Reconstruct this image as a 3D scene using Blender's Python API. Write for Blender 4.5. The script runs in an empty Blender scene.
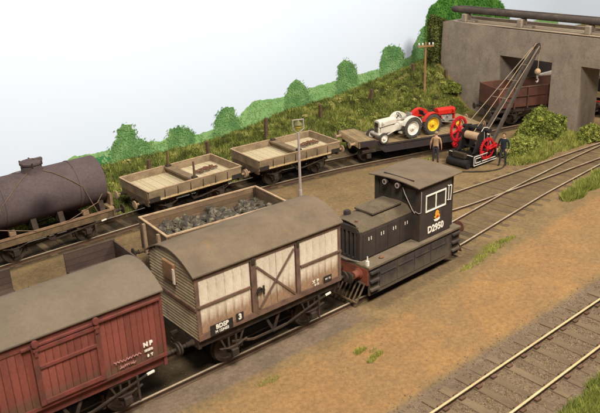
import bpy, bmesh, math, random
import numpy as np
from mathutils import Vector, Matrix, noise as mnoise
random.seed(7); RNG = np.random.default_rng(7)
S = bpy.context.scene
COL = S.collection
# ------------------------------------------------------------------ camera
CAM = (-9.0172, -15.6294, 12.3975); YAW, PITCH, ROLL, FPX = 0.6865, 0.3794, -0.0367, 740.4161
f = Vector((math.sin(YAW)*math.cos(PITCH), math.cos(YAW)*math.cos(PITCH), -math.sin(PITCH)))
r0 = Vector((math.cos(YAW), -math.sin(YAW), 0)); u0 = r0.cross(f)
rr = r0*math.cos(ROLL)+u0*math.sin(ROLL); uu = -r0*math.sin(ROLL)+u0*math.cos(ROLL)
cd = bpy.data.cameras.new('camera'); cam = bpy.data.objects.new('camera', cd); COL.objects.link(cam)
M = Matrix((rr, uu, -f)).transposed().to_4x4(); M.translation = Vector(CAM); cam.matrix_world = M
cd.sensor_width = 36; cd.lens = FPX/600*36; cd.clip_end = 400; cd.clip_start = .5
cd.dof.use_dof = True; cd.dof.focus_distance = 30; cd.dof.aperture_fstop = 0.62
S.camera = cam
# ------------------------------------------------------------------ light (an exhibition hall: soft lamps overhead)
W = bpy.data.worlds.new('World'); S.world = W; W.use_nodes = True
bg = W.node_tree.nodes['Background']; bg.inputs[0].default_value = (1.0, .96, .90, 1); bg.inputs[1].default_value = .14
def area(name, loc, tgt, size, power, col):
    l = bpy.data.lights.new(name, 'AREA'); l.shape = 'DISK'; l.size = size; l.energy = power; l.color = col
    o = bpy.data.objects.new(name, l); COL.objects.link(o); o.location = loc
    o.rotation_euler = (Vector(tgt)-Vector(loc)).to_track_quat('-Z', 'Y').to_euler(); return o
area('hall_lamp', (-7, -17, 36), (4, 8, 0), 12, 28800, (1, .94, .85))
area('hall_lamp', (28, -15, 38), (20, 8, 0), 12, 28000, (1, .94, .85))
S.view_settings.view_transform = 'Standard'; S.view_settings.look = 'None'; S.view_settings.exposure = 0; S.view_settings.gamma = 1

# ------------------------------------------------------------------ materials
def ramp(nt, fac, stops):
    n = nt.nodes.new('ShaderNodeValToRGB'); cr = n.color_ramp
    while len(cr.elements) < len(stops): cr.elements.new(.5)
    for e, (p, c) in zip(cr.elements, stops):
        e.position = p; e.color = (c, c, c, 1) if not hasattr(c, '__len__') else (*c, 1)
    nt.links.new(fac, n.inputs[0]); return n.outputs[0]
def mixc(nt, fac, a, b, mode='MIX'):
    n = nt.nodes.new('ShaderNodeMix'); n.data_type = 'RGBA'; n.blend_type = mode
    for k, v in ((0, fac), (6, a), (7, b)):
        if hasattr(v, 'default_value') or hasattr(v, 'is_linked'): nt.links.new(v, n.inputs[k])
        elif hasattr(v, '__len__'): n.inputs[k].default_value = (*v, 1)
        else: n.inputs[k].default_value = v
    return n.outputs[2]
def noi(nt, vec, sc, det=5, rough=.55):
    n = nt.nodes.new('ShaderNodeTexNoise'); n.inputs['Scale'].default_value = sc; n.inputs['Detail'].default_value = det
    n.inputs['Roughness'].default_value = rough
    if vec is not None: nt.links.new(vec, n.inputs['Vector'])
    return n.outputs[0]
def mapping(nt, vec, sc):
    n = nt.nodes.new('ShaderNodeMapping'); n.inputs['Scale'].default_value = sc; nt.links.new(vec, n.inputs['Vector']); return n.outputs[0]
def begin(name):
    m = bpy.data.materials.new(name); m.use_nodes = True; nt = m.node_tree
    p = nt.nodes['Principled BSDF']; tc = nt.nodes.new('ShaderNodeTexCoord'); return m, nt, p, tc.outputs['Object']
def bump(nt, p, h, s, d=.02):
    b = nt.nodes.new('ShaderNodeBump'); b.inputs['Strength'].default_value = s; b.inputs['Distance'].default_value = d
    nt.links.new(h, b.inputs['Height']); nt.links.new(b.outputs[0], p.inputs['Normal'])
def mat(name, c, c2=None, sc=2.5, rough=.85, bmp=.3, bsc=25, metal=0, rnd=0, stretch=(1, 1, 1), dirt=None, dlo=.5, dhi=.72, dsc=1.6, dst=(1, 1, 1), spec=.16, grime=None, fa=.2, panels=None):
    m, nt, p, oc = begin(name)
    c2 = c2 or tuple(x*.65 for x in c)
    v = mapping(nt, oc, stretch)
    col = mixc(nt, ramp(nt, noi(nt, v, sc, 7, .62), [(.36, 0.), (.66, 1.)]), c, c2)
    if dirt: col = mixc(nt, ramp(nt, noi(nt, mapping(nt, oc, dst), dsc, 8, .7), [(dlo, 0.), (dhi, 1.)]), col, dirt)
    if grime:
        z0, z1, gc = grime; sx = nt.nodes.new('ShaderNodeSeparateXYZ'); nt.links.new(oc, sx.inputs[0])
        mr = nt.nodes.new('ShaderNodeMapRange'); mr.inputs[1].default_value = z0; mr.inputs[2].default_value = z1; mr.inputs[3].default_value = .62; mr.inputs[4].default_value = 0
        nt.links.new(sx.outputs[2], mr.inputs[0]); ad = nt.nodes.new('ShaderNodeMath'); ad.operation = 'ADD'
        nt.links.new(mr.outputs[0], ad.inputs[0]); nt.links.new(noi(nt, mapping(nt, oc, (2.5, 2.5, .6)), 2.2, 7, .7), ad.inputs[1])
        col = mixc(nt, ramp(nt, ad.outputs[0], [(.58, 0.), (.92, .88)]), col, gc)
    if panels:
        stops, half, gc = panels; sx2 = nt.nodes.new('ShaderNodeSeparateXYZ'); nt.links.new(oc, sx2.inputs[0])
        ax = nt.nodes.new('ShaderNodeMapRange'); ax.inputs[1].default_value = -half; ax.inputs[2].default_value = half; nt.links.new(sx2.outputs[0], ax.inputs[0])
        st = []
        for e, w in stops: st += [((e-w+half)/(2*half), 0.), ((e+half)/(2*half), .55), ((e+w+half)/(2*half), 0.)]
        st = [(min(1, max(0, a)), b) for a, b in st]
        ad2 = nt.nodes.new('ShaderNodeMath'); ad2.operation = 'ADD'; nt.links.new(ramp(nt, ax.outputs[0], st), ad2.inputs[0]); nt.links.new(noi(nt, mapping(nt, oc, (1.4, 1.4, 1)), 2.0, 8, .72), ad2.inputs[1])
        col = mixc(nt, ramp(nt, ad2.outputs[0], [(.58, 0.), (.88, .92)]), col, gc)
    fine = ramp(nt, noi(nt, v, sc*14, 4, .7), [(.3, 1-fa), (.7, 1+fa*.8)])
    col = mixc(nt, 1., col, fine, 'MULTIPLY')
    if rnd:
        oi = nt.nodes.new('ShaderNodeObjectInfo')
        col = mixc(nt, 1., col, ramp(nt, oi.outputs['Random'], [(0, 1-rnd), (1, 1+rnd)]), 'MULTIPLY')
    nt.links.new(col, p.inputs['Base Color'])
    p.inputs['Roughness'].default_value = rough; p.inputs['Metallic'].default_value = metal; p.inputs['Specular IOR Level'].default_value = spec
    if bmp: bump(nt, p, noi(nt, v, bsc, 5, .65), bmp)
    return m
def tonemat(name, stops, rough=.9, spec=.15, trans=0):
    m, nt, p, oc = begin(name)
    a = nt.nodes.new('ShaderNodeAttribute'); a.attribute_name = 'tone'
    nt.links.new(ramp(nt, a.outputs['Fac'], stops), p.inputs['Base Color'])
    p.inputs['Roughness'].default_value = rough; p.inputs['Specular IOR Level'].default_value = spec
    return m
RUST = (.115, .05, .028)
K = {}
K['roof'] = mat('weathered_roof_canvas', (.130, .096, .063), (.093, .069, .046), 1.2, .9, .2, 40, fa=.09, dirt=(.20, .115, .045), dlo=.6, dhi=.82, dsc=.9)
K['roof_red'] = mat('weathered_roof_felt', (.128, .097, .067), (.099, .076, .054), .8, .9, .15, 40, fa=.09, dirt=(.09, .07, .045), dlo=.55, dhi=.85, dsc=.7)
K['red'] = mat('faded_red_planks', (.19, .054, .038), (.13, .041, .031), 2, .85, .3, 30, rnd=.16, stretch=(1, 1, .3), dirt=(.07, .027, .02), dlo=.52, dhi=.8, dst=(2.2, 2.2, .35), dsc=2, grime=(1.35, 1.95, (.10, .055, .035)))
K['redtrim'] = mat('faded_red_ironwork', (.17, .044, .033), (.10, .036, .027), 3, .85, .3, 30, dirt=(.07, .035, .025))
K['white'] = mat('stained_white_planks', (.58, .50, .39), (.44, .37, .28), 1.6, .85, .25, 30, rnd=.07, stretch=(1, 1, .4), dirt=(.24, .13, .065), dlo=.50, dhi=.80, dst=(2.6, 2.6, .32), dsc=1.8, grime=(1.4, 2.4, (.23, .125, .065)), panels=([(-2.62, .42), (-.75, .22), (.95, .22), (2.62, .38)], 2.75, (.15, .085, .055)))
K['whiteend'] = mat('grimy_cream_slats', (.38, .31, .20), (.25, .195, .12), 2, .85, .25, 30, rnd=.15, dirt=(.14, .09, .045), dlo=.55, dhi=.8)
K['rustframe'] = mat('rusted_van_ironwork', (.16, .095, .065), (.09, .055, .042), 3, .85, .4, 30, dirt=(.20, .10, .05), dlo=.55, dhi=.75)
K['rust'] = mat('rust', (.165, .078, .045), (.10, .048, .03), 4, .9, .4, 30, dirt=(.24, .13, .07), dlo=.6, dhi=.8)
K['tanrust'] = mat('tan_rusted_plate', (.27, .155, .08), (.20, .11, .055), 3, .9, .3, 30, dirt=(.12, .07, .04))
K['dark'] = mat('grimy_underframe', (.048, .034, .024), (.024, .018, .014), 3, .85, .3, 30, dirt=(.105, .06, .034), dlo=.54, dhi=.75)
K['darkbrown'] = mat('dusty_underframe', (.13, .085, .045), (.06, .042, .026), 3, .88, .3, 30, dirt=(.20, .13, .06), dlo=.52, dhi=.75)
K['wheel'] = mat('wheel_steel', (.07, .05, .035), (.04, .03, .022), 4, .7, .2, 30, metal=.3)
K['loco'] = mat('grimy_black_green_paint', (.046, .034, .028), (.031, .024, .021), 1.6, .7, .2, 30, dirt=(.085, .062, .038), dlo=.55, dhi=.85, dst=(1, 1, .5), dsc=1.3, spec=.2)
K['locotop'] = mat('dusty_black_plate', (.10, .076, .048), (.07, .053, .036), 1.5, .9, .25, 30, dirt=(.15, .11, .06), dlo=.5, dhi=.8)
K['locoskirt'] = mat('dusty_black_skirt', (.052, .042, .037), (.035, .029, .027), 2, .85, .25, 30, dirt=(.10, .07, .04), dlo=.5, dhi=.8, dst=(1, 1, .6), grime=(.2, .9, (.095, .072, .05)))
K['locofoot'] = mat('dusty_footplate', (.135, .102, .066), (.095, .073, .048), 2.5, .9, .3, 30)
K['tank'] = mat('sooty_mauve_tank', (.090, .064, .062), (.064, .047, .047), 1.0, .8, .12, 30, dirt=(.14, .093, .062), dlo=.55, dhi=.9, dsc=.6)
K['wire'] = mat('dull_brown_wire', (.15, .10, .065), (.10, .065, .042), 4, .85, .1, 30)
K['strap'] = mat('rusty_tan_strap', (.23, .145, .085), (.14, .085, .05), 4, .85, .2, 30)
K['deck'] = mat('sun_bleached_deck_boards', (.45, .375, .235), (.36, .295, .18), 2.5, .88, .3, 30, rnd=.07, stretch=(1, .25, 1), dirt=(.26, .17, .07), dlo=.58, dhi=.8)
K['deckside'] = mat('weathered_wood_sides', (.34, .235, .125), (.22, .15, .08), 2.5, .88, .35, 30, dirt=(.13, .08, .045), stretch=(.4, 1, 1))
K['creamside'] = mat('faded_cream_solebar', (.50, .37, .19), (.36, .25, .12), 2.5, .88, .3, 30, dirt=(.15, .09, .05), dlo=.55, dhi=.75)
K['bolster'] = mat('grey_brown_timber', (.19, .135, .078), (.12, .083, .05), 3, .9, .35, 30)
K['bolsterside'] = mat('grey_brown_side_boards', (.25, .18, .105), (.165, .118, .07), 2.5, .88, .35, 30, dirt=(.10, .07, .045), stretch=(.4, 1, 1))
K['blackplate'] = mat('black_patch', (.03, .024, .02), None, 5, .8, .2)
K['well'] = mat('dusty_well_deck', (.26, .185, .095), (.19, .132, .07), 2.5, .9, .3, 30, rnd=.1, stretch=(1, .3, 1), dirt=(.12, .085, .05))
K['girder'] = mat('dark_girder', (.038, .028, .027), (.028, .022, .022), 3, .75, .2, 30, dirt=(.10, .055, .035), dlo=.58, dhi=.75)
K['coalw'] = mat('brown_wagon_planks', (.155, .10, .058), (.10, .065, .04), 2.5, .88, .35, 30, rnd=.18, stretch=(.35, 1, 1), dirt=(.21, .125, .06), dlo=.55, dhi=.8)
K['paletrim'] = mat('worn_top_edge', (.38, .27, .165), (.25, .165, .10), 4, .88, .3, 30)
K['purple'] = mat('dark_brown_wagon_planks', (.072, .046, .035), (.05, .033, .028), 2.5, .85, .3, 30, rnd=.15, stretch=(.35, 1, 1))
K['brownw'] = mat('red_brown_steel', (.125, .05, .032), (.085, .038, .027), 2, .85, .3, 30, dirt=(.055, .035, .026), dlo=.5, dhi=.75)
K['coal'] = mat('coal', (.070, .060, .044), (.03, .027, .022), 3, .75, .5, 12, dirt=(.25, .205, .13), dlo=.5, dhi=.72, dsc=4)
K['conc'] = mat('board_marked_concrete', (.30, .24, .182), (.225, .178, .135), .9, .95, .45, 10, dirt=(.145, .115, .092), dlo=.52, dhi=.8, dsc=1.1, dst=(1.6, 1.6, .7))
K['concpale'] = mat('pale_concrete_top', (.34, .265, .185), (.26, .20, .14), 1, .95, .35, 14)
K['pipe'] = mat('dark_grey_pipe', (.082, .064, .052), (.055, .044, .038), 1.5, .8, .2, 30, dirt=(.12, .09, .065))
K['sleeper'] = mat('dusty_sleeper_wood', (.145, .102, .060), (.098, .069, .043), 3, .92, .5, 30, rnd=.13, stretch=(1, .25, 1))
K['sleeperdark'] = mat('oily_sleeper_wood', (.135, .093, .05), (.095, .066, .038), 3, .92, .5, 30, rnd=.15, stretch=(1, .25, 1))
K['railtop'] = mat('brassy_rail_head', (.62, .475, .26), (.48, .355, .18), 2, .45, 0, metal=.3, spec=.5)
K['railtopdull'] = mat('worn_rail_head', (.52, .42, .29), (.30, .22, .14), 1.2, .42, 0, metal=.3, spec=.6)
K['railside'] = mat('rusty_rail_web', (.095, .055, .032), (.065, .04, .025), 4, .9, .3, 30)
K['chair'] = mat('rusty_rail_chair', (.11, .06, .038), None, 4, .9, .3, 30)
K['post'] = mat('old_fence_post_wood', (.12, .075, .042), (.075, .048, .03), 4, .92, .4, 30)
K['pole'] = mat('tan_pole_wood', (.30, .17, .075), (.21, .115, .05), 3, .9, .3, 30)
K['lampgrey'] = mat('pale_grey_post_paint', (.36, .30, .27), (.27, .22, .19), 3, .6, .1, 30)
K['glow'] = mat('yellow_lamp_globe', (.55, .42, .08), (.40, .28, .05), 4, .25, 0)
K['lampgreen'] = mat('lamp_hood', (.16, .15, .06), None, 4, .5, 0)
K['ivory'] = mat('white_insulator', (.75, .70, .62), (.65, .6, .52), 4, .4, 0)
K['whitepaint'] = mat('white_paint', (.78, .72, .62), (.66, .60, .5), 6, .6, .05, 30)
K['chalk'] = mat('pink_chalk', (.52, .27, .25), (.34, .14, .125), 9, .9, .05, 30)
K['glass'] = mat('dark_cab_glass', (.03, .028, .024), (.02, .02, .018), 2, .12, 0, spec=.5)
K['black'] = mat('black_iron', (.022, .019, .018), (.014, .013, .012), 3, .6, .2, 30)
K['cranered'] = mat('crane_red_paint', (.50, .017, .02), (.38, .012, .014), 3, .5, .05, 30)
K['rope'] = mat('pale_rope', (.42, .30, .18), (.30, .2, .11), 8, .9, .4, 40, stretch=(1, 6, 1))
K['jib'] = mat('grey_brown_jib', (.075, .058, .045), (.05, .04, .032), 3, .8, .2, 30)
K['jibrod'] = mat('dull_tie_rod', (.26, .20, .14), (.18, .135, .095), 3, .7, .1, 30)
K['steelgrey'] = mat('engine_grey', (.30, .27, .24), (.16, .14, .12), 6, .5, .2, 30)
K['tgrey'] = mat('tractor_cream_grey', (.60, .55, .46), (.48, .43, .35), 3, .55, .05, 30)
K['tred'] = mat('tractor_red', (.52, .024, .014), (.40, .018, .011), 3, .5, .05, 30)
K['tyre'] = mat('dusty_tyre', (.05, .045, .04), (.075, .065, .05), 4, .9, .2, 30)
K['rimwhite'] = mat('white_wheel_rim', (.72, .66, .58), (.6, .54, .46), 5, .6, .05)
K['rimyellow'] = mat('yellow_wheel_rim', (.74, .46, .03), (.6, .34, .02), 5, .6, .05)
K['skin'] = mat('skin', (.46, .27, .17), (.40, .22, .13), 8, .7, 0)
K['tanshirt'] = mat('tan_shirt', (.38, .24, .13), (.29, .18, .10), 6, .9, .2, 30)
K['navy'] = mat('navy_jacket', (.022, .024, .038), (.016, .018, .028), 6, .9, .2, 30)
K['trousers'] = mat('dark_trousers', (.05, .045, .055), (.035, .032, .04), 6, .9, .2, 30)
K['hair'] = mat('grey_fair_hair', (.30, .21, .13), (.2, .14, .09), 12, .9, .2, 30)
K['hairdark'] = mat('brown_hair', (.08, .05, .03), None, 12, .9, .2, 30)
K['boot'] = mat('black_boot', (.02, .018, .016), None, 6, .6, .1)
K['orange'] = mat('crest_orange', (.70, .33, .03), (.6, .25, .02), 9, .6, 0)
K['crestred'] = mat('crest_red', (.40, .04, .03), None, 9, .6, 0)
K['buffered'] = mat('faded_red_buffer_beam', (.23, .062, .036), (.13, .045, .03), 3, .8, .2, 30, dirt=(.075, .05, .035), dlo=.48, dhi=.7)
K['cream'] = mat('cream_board', (.55, .43, .24), (.45, .34, .18), 3, .8, .1)
K['trunk'] = mat('ivy_stem', (.09, .06, .035), None, 4, .9, .4)
GREENS = [(0, (.045, .048, .013)), (.25, (.082, .098, .022)), (.5, (.145, .165, .033)), (.75, (.245, .26, .055)), (1, (.36, .31, .115))]
K['turf'] = tonemat('olive_turf', GREENS)
K['bushleaf'] = tonemat('moss_green_leaf', [(0, (.07, .075, .016)), (.35, (.13, .155, .028)), (.7, (.21, .23, .042)), (1, (.31, .30, .08))])
K['ivyleaf'] = tonemat('dark_ivy_leaf', [(0, (.035, .045, .012)), (.5, (.085, .10, .024)), (1, (.16, .165, .04))])
K['brightgrass'] = tonemat('bright_grass', [(0, (.15, .15, .03)), (.5, (.28, .29, .055)), (1, (.42, .40, .11))])
K['stone'] = tonemat('ballast_stone', [(0, (.08, .055, .032)), (.5, (.155, .105, .058)), (1, (.24, .17, .10))])
def add_soot(m, c, r, col):
    nt = m.node_tree; p = nt.nodes['Principled BSDF']; src = p.inputs['Base Color'].links[0].from_socket
    tc = nt.nodes.new('ShaderNodeTexCoord'); v = nt.nodes.new('ShaderNodeVectorMath'); v.operation = 'DISTANCE'; v.inputs[1].default_value = c
    nt.links.new(tc.outputs['Object'], v.inputs[0]); a = nt.nodes.new('ShaderNodeMath'); a.operation = 'MULTIPLY_ADD'; a.inputs[1].default_value = .5
    nt.links.new(noi(nt, tc.outputs['Object'], 1.6, 5, .6), a.inputs[0]); nt.links.new(v.outputs['Value'], a.inputs[2])
    nt.links.new(mixc(nt, ramp(nt, a.outputs[0], [(.34, .95), (.34+r, 0.)]), src, col), p.inputs['Base Color'])
add_soot(K['tank'], (-.12, -.98, 2.0), .55, (.022, .017, .02))
def sky_material():
    m, nt, p, oc = begin('painted_sky')
    c = mixc(nt, ramp(nt, noi(nt, oc, .07, 3, .5), [(.35, 0.), (.7, 1.)]), (.57, .64, .75), (.60, .66, .75))
    nt.links.new(c, p.inputs['Base Color']); p.inputs['Roughness'].default_value = .95; p.inputs['Specular IOR Level'].default_value = .1
    return m
K['sky'] = sky_material()
def paint_material(name, a, b, c, sc=1.6):
    m, nt, p, oc = begin(name)
    n1 = ramp(nt, noi(nt, oc, sc, 6, .7), [(.38, 0.), (.62, 1.)]); n2 = ramp(nt, noi(nt, oc, sc*4.5, 5, .75), [(.5, 0.), (.62, 1.)])
    col = mixc(nt, n2, mixc(nt, n1, a, b), c)
    nt.links.new(col, p.inputs['Base Color']); p.inputs['Roughness'].default_value = .9; p.inputs['Specular IOR Level'].default_value = .15
    return m
K['phill'] = paint_material('painted_hill_green', (.17, .32, .11), (.25, .40, .16), (.12, .25, .08), .6)
K['pbush'] = paint_material('painted_bush_green', (.095, .215, .075), (.17, .31, .115), (.065, .16, .055), 1.5)
K['pdark'] = paint_material('painted_dark_green', (.035, .17, .06), (.06, .22, .07), (.03, .12, .045), 1.5)
K['ptree'] = paint_material('painted_tree_green', (.05, .16, .02), (.08, .21, .03), (.03, .10, .015), 1.2)

# ------------------------------------------------------------------ mesh helpers
class MB:
    def __init__(s, off=(0, 0, 0)): s.v = []; s.f = []; s.m = []; s.off = Vector(off); s.mi = 0
    def add(s, vs, fs):
        b = len(s.v); s.v += [tuple(Vector(v)) for v in vs]; s.f += [tuple(b+i for i in q) for q in fs]; s.m += [s.mi]*len(fs); return s
    def box(s, x0, x1, y0, y1, z0, z1, rot=None, piv=None):
        vs = [Vector((x, y, z)) for x in (x0, x1) for y in (y0, y1) for z in (z0, z1)]
        if rot is not None:
            pv = Vector(piv) if piv else Vector(((x0+x1)/2, (y0+y1)/2, (z0+z1)/2)); vs = [rot @ (v-pv)+pv for v in vs]
        return s.add(vs, [(0, 1, 3, 2), (4, 6, 7, 5), (0, 4, 5, 1), (2, 3, 7, 6), (0, 2, 6, 4), (1, 5, 7, 3)])
    def prism(s, poly, a, b, axis='x'):        # poly of 2-D points, swept along an axis from a to b
        n = len(poly); ar = sum(poly[i][0]*poly[(i+1) % n][1]-poly[(i+1) % n][0]*poly[i][1] for i in range(n))
        if ar < 0: poly = poly[::-1]
        def P(p, t): return {'x': (t, p[0], p[1]), 'y': (p[1], t, p[0]), 'z': (p[0], p[1], t)}[axis]
        vs = [P(p, a) for p in poly]+[P(p, b) for p in poly]
        return s.add(vs, [tuple(range(n-1, -1, -1)), tuple(range(n, 2*n))]+[(i, (i+1) % n, n+(i+1) % n, n+i) for i in range(n)])
    def prism_xz(s, poly, y0, y1): return s.prism([(z, x) for x, z in poly], y0, y1, 'y')
    def bar(s, p, q, w, h, up=(0, 0, 1)):
        p, q = Vector(p), Vector(q); d = (q-p).normalized(); upv = Vector(up)
        if abs(d.dot(upv)) > .98: upv = Vector((0, 1, 0))
        a = d.cross(upv).normalized()*w/2; b = a.normalized().cross(d)*h/2
        vs = [e+i*a+j*b for e in (p, q) for i, j in ((-1, -1), (1, -1), (1, 1), (-1, 1))]
        return s.add(vs, [(3, 2, 1, 0), (4, 5, 6, 7)]+[(i, (i+1) % 4, 4+(i+1) % 4, 4+i) for i in range(4)])
    def tube(s, pts, r, n=8, closed=False):
        pts = [Vector(p) for p in pts]; rs = r if hasattr(r, '__len__') else [r]*len(pts); vs = []; N = len(pts); prev = None
        for i, p in enumerate(pts):
            if closed: d = pts[(i+1) % N]-pts[i-1]
            else: d = pts[min(i+1, N-1)]-pts[max(i-1, 0)]
            d.normalize()
            a = d.cross(Vector((0, 0, 1)) if abs(d.z) < .9 else Vector((0, 1, 0))) if prev is None else prev-d*prev.dot(d)
            a.normalize(); prev = a; b = d.cross(a)
            vs += [p+rs[i]*(math.cos(t)*a+math.sin(t)*b) for t in (2*math.pi*k/n for k in range(n))]
        fs = [(i*n+k, i*n+(k+1) % n, ((i+1) % N)*n+(k+1) % n, ((i+1) % N)*n+k) for i in range(N if closed else N-1) for k in range(n)]
        if not closed: fs += [tuple(range(n-1, -1, -1)), tuple((N-1)*n+k for k in range(n))]
        return s.add(vs, fs)
    def cyl(s, p, q, r, n=14, r2=None): return s.tube([p, q], [r, r if r2 is None else r2], n)
    def lathe(s, prof, c, axis='y', n=20, caps=True):    # profile of (radius, along) points
        vs = []
        for rad, t in prof:
            for k in range(n):
                a = 2*math.pi*k/n; x, y = rad*math.cos(a), rad*math.sin(a)
                vs.append(Vector(c)+Vector({'x': (t, x, y), 'y': (y, t, x), 'z': (x, y, t)}[axis]))
        m = len(prof)
        fs = [(i*n+k, i*n+(k+1) % n, (i+1)*n+(k+1) % n, (i+1)*n+k) for i in range(m-1) for k in range(n)]
        if caps and prof[0][0] > 1e-4: fs.append(tuple(range(n-1, -1, -1)))
        if caps and prof[-1][0] > 1e-4: fs.append(tuple((m-1)*n+k for k in range(n)))
        return s.add(vs, fs)
    def sphere(s, c, r, n=12, m=8, sc=(1, 1, 1)):
        prof = [(r*math.sin(math.pi*i/m), -r*math.cos(math.pi*i/m)) for i in range(m+1)]
        b = len(s.v); s.lathe([(max(a, 1e-5), t) for a, t in prof], (0, 0, 0), 'z', n)
        for i in range(b, len(s.v)): s.v[i] = tuple(Vector(c)+Vector((s.v[i][0]*sc[0], s.v[i][1]*sc[1], s.v[i][2]*sc[2])))
        return s
    def mesh(s, name, mats, smooth=False):
        me = bpy.data.meshes.new(name); o = s.off
        me.from_pydata([(v[0]-o.x, v[1]-o.y, v[2]-o.z) for v in s.v], [], s.f)
        for m in (mats if isinstance(mats, (list, tuple)) else [mats]): me.materials.append(m)
        if any(s.m): me.polygons.foreach_set('material_index', s.m)
        if smooth:
            me.polygons.foreach_set('use_smooth', [True]*len(me.polygons)); me.set_sharp_from_angle(angle=.6)
        me.update(); return me
    def build(s, name, mats, parent=None, smooth=False, bevel=0, loc=None):
        o = obj(name, s.mesh(name, mats, smooth), parent, loc)
        if bevel:
            b = o.modifiers.new('bevel', 'BEVEL'); b.width = bevel; b.segments = 2; b.limit_method = 'ANGLE'; b.angle_limit = .6; b.harden_normals = False
        return o
def obj(name, me, parent=None, loc=None):
    o = bpy.data.objects.new(name, me); COL.objects.link(o)
    if parent: o.parent = parent
    if loc is not None: o.location = loc
    return o
def tag(o, label=None, cat=None, group=None, kind=None):
    if label: o['label'] = label
    if cat: o['category'] = cat
    if group: o['group'] = group
    if kind: o['kind'] = kind
    return o
def empty(name, loc, rz, label, cat, group=None):
    o = bpy.data.objects.new(name, None); COL.objects.link(o); o.location = loc; o.rotation_euler = (0, 0, rz); o.empty_display_size = .3
    return tag(o, label, cat, group)
def copy_tree(o, parent=None):
    c = o.copy(); COL.objects.link(c); c.parent = parent
    for ch in list(o.children): copy_tree(ch, c)
    return c
def text(s, size, m, parent, origin, xdir, up, name='lettering', bold=.0, sx=1):
    cu = bpy.data.curves.new(name, 'FONT'); cu.body = s; cu.size = size; cu.extrude = .004; cu.align_x = 'CENTER'; cu.align_y = 'CENTER'; cu.offset = bold; cu.resolution_u = 3
    t = bpy.data.objects.new(name, cu); COL.objects.link(t); bpy.context.view_layer.update()
    me = bpy.data.meshes.new_from_object(t.evaluated_get(bpy.context.evaluated_depsgraph_get())); bpy.data.objects.remove(t)
    x = Vector(xdir).normalized(); z = x.cross(Vector(up)).normalized(); y = z.cross(x)
    Mx = Matrix((x*sx, y, z)).transposed().to_4x4(); Mx.translation = Vector(origin); me.transform(Mx)
    me.materials.clear(); me.materials.append(m); return obj(name, me, parent)
def interp(t, pts):
    if t <= pts[0][0]: return pts[0][1]
    for (a, b), (c, d) in zip(pts, pts[1:]):
        if t <= c:
            k = (t-a)/(c-a); return b+(d-b)*k
    return pts[-1][1]
def smooth_interp(pts):
    xs = np.arange(pts[0][0], pts[-1][0]+.01, .25); ys = np.interp(xs, [p[0] for p in pts], [p[1] for p in pts])
    k = np.hanning(17); k /= k.sum(); ys = np.convolve(np.pad(ys, 8, 'edge'), k, 'valid')
    return lambda x: float(np.interp(x, xs, ys))
def sstep(a, b, x): t = min(1, max(0, (x-a)/(b-a))); return t*t*(3-2*t)

# ------------------------------------------------------------------ track centre lines
ROAD = {'goods': smooth_interp([(-14, 1.225), (8.5, 1.235), (12.6, 1.6), (19.5, 2.42), (25.4, 2.86), (30, 3.02), (48, 3.5)]),
        'coal': smooth_interp([(-14, 6.7), (-2, 6.42), (5, 6.1), (9, 5.55), (12, 4.85), (15.4, 4.06), (20.1, 3.72), (26.2, 3.36), (30, 3.12), (48, 2.9)]),
        'rear': smooth_interp([(-16, 12.65), (4, 12.62), (9, 12.6), (12.5, 12.3), (16, 11.75), (19.5, 10.85), (23, 10.05), (26, 10.45), (28, 10.2), (32, 9.0), (40, 6.9), (48, 5.2)]),
        'front': smooth_interp([(-14, -6.35), (3.7, -5.98), (14, -5.78), (30, -5.5), (48, -5.2)])}

# ------------------------------------------------------------------ ground
def emb(x, y):
    yf = interp(x, [(-20, 14.5), (14, 14.4), (22, 14.1), (26, 13.4), (29, 12.9), (34, 13.0), (60, 13.5)])
    zt = interp(x, [(-20, .8), (2, .6), (6, .42), (12, .3), (15, .5), (18, .95), (22, 1.15), (25, 1.45), (28, 1.75), (32, 2.3), (60, 2.6)])
    t = (y-yf)/(18.6-yf)
    if t <= 0: return 0
    h = (zt+.15)*min(1.15, sstep(-.12, 1.0, t))
    h += 1.35*math.exp(-((x-29.3)/3.2)**2-((y-16.0)/1.8)**2)*sstep(0, .4, t)
    h += (.10*mnoise.noise((x*.7, y*.7, 3))+.05*mnoise.noise((x*2.3, y*2.3, 9)))*sstep(0, .3, t)
    return max(h, 0)
def gz(x, y):
    z = -.115+.018*mnoise.noise((x*.8, y*.8, 0))+.008*mnoise.noise((x*3.1, y*3.1, 5))
    d = abs(y-ROAD['front'](x)); z -= .030*(1-sstep(1.5, 2.1, d))-.014*mnoise.noise((x*4.2, y*4.2, 11))*(1-sstep(1.5, 2.1, d))
    z -= .06*(1-sstep(.75, 1.3, abs(y-ROAD['rear'](x))))
    z -= .05*(1-sstep(.75, 1.1, abs(y-ROAD['goods'](x))))*(1-sstep(11.5, 14, x))
    z += emb(x, y)
    z += .55*math.exp(-((x-26.6)/2.4)**2-((y-6.5)/1.3)**2)
    return z
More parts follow.
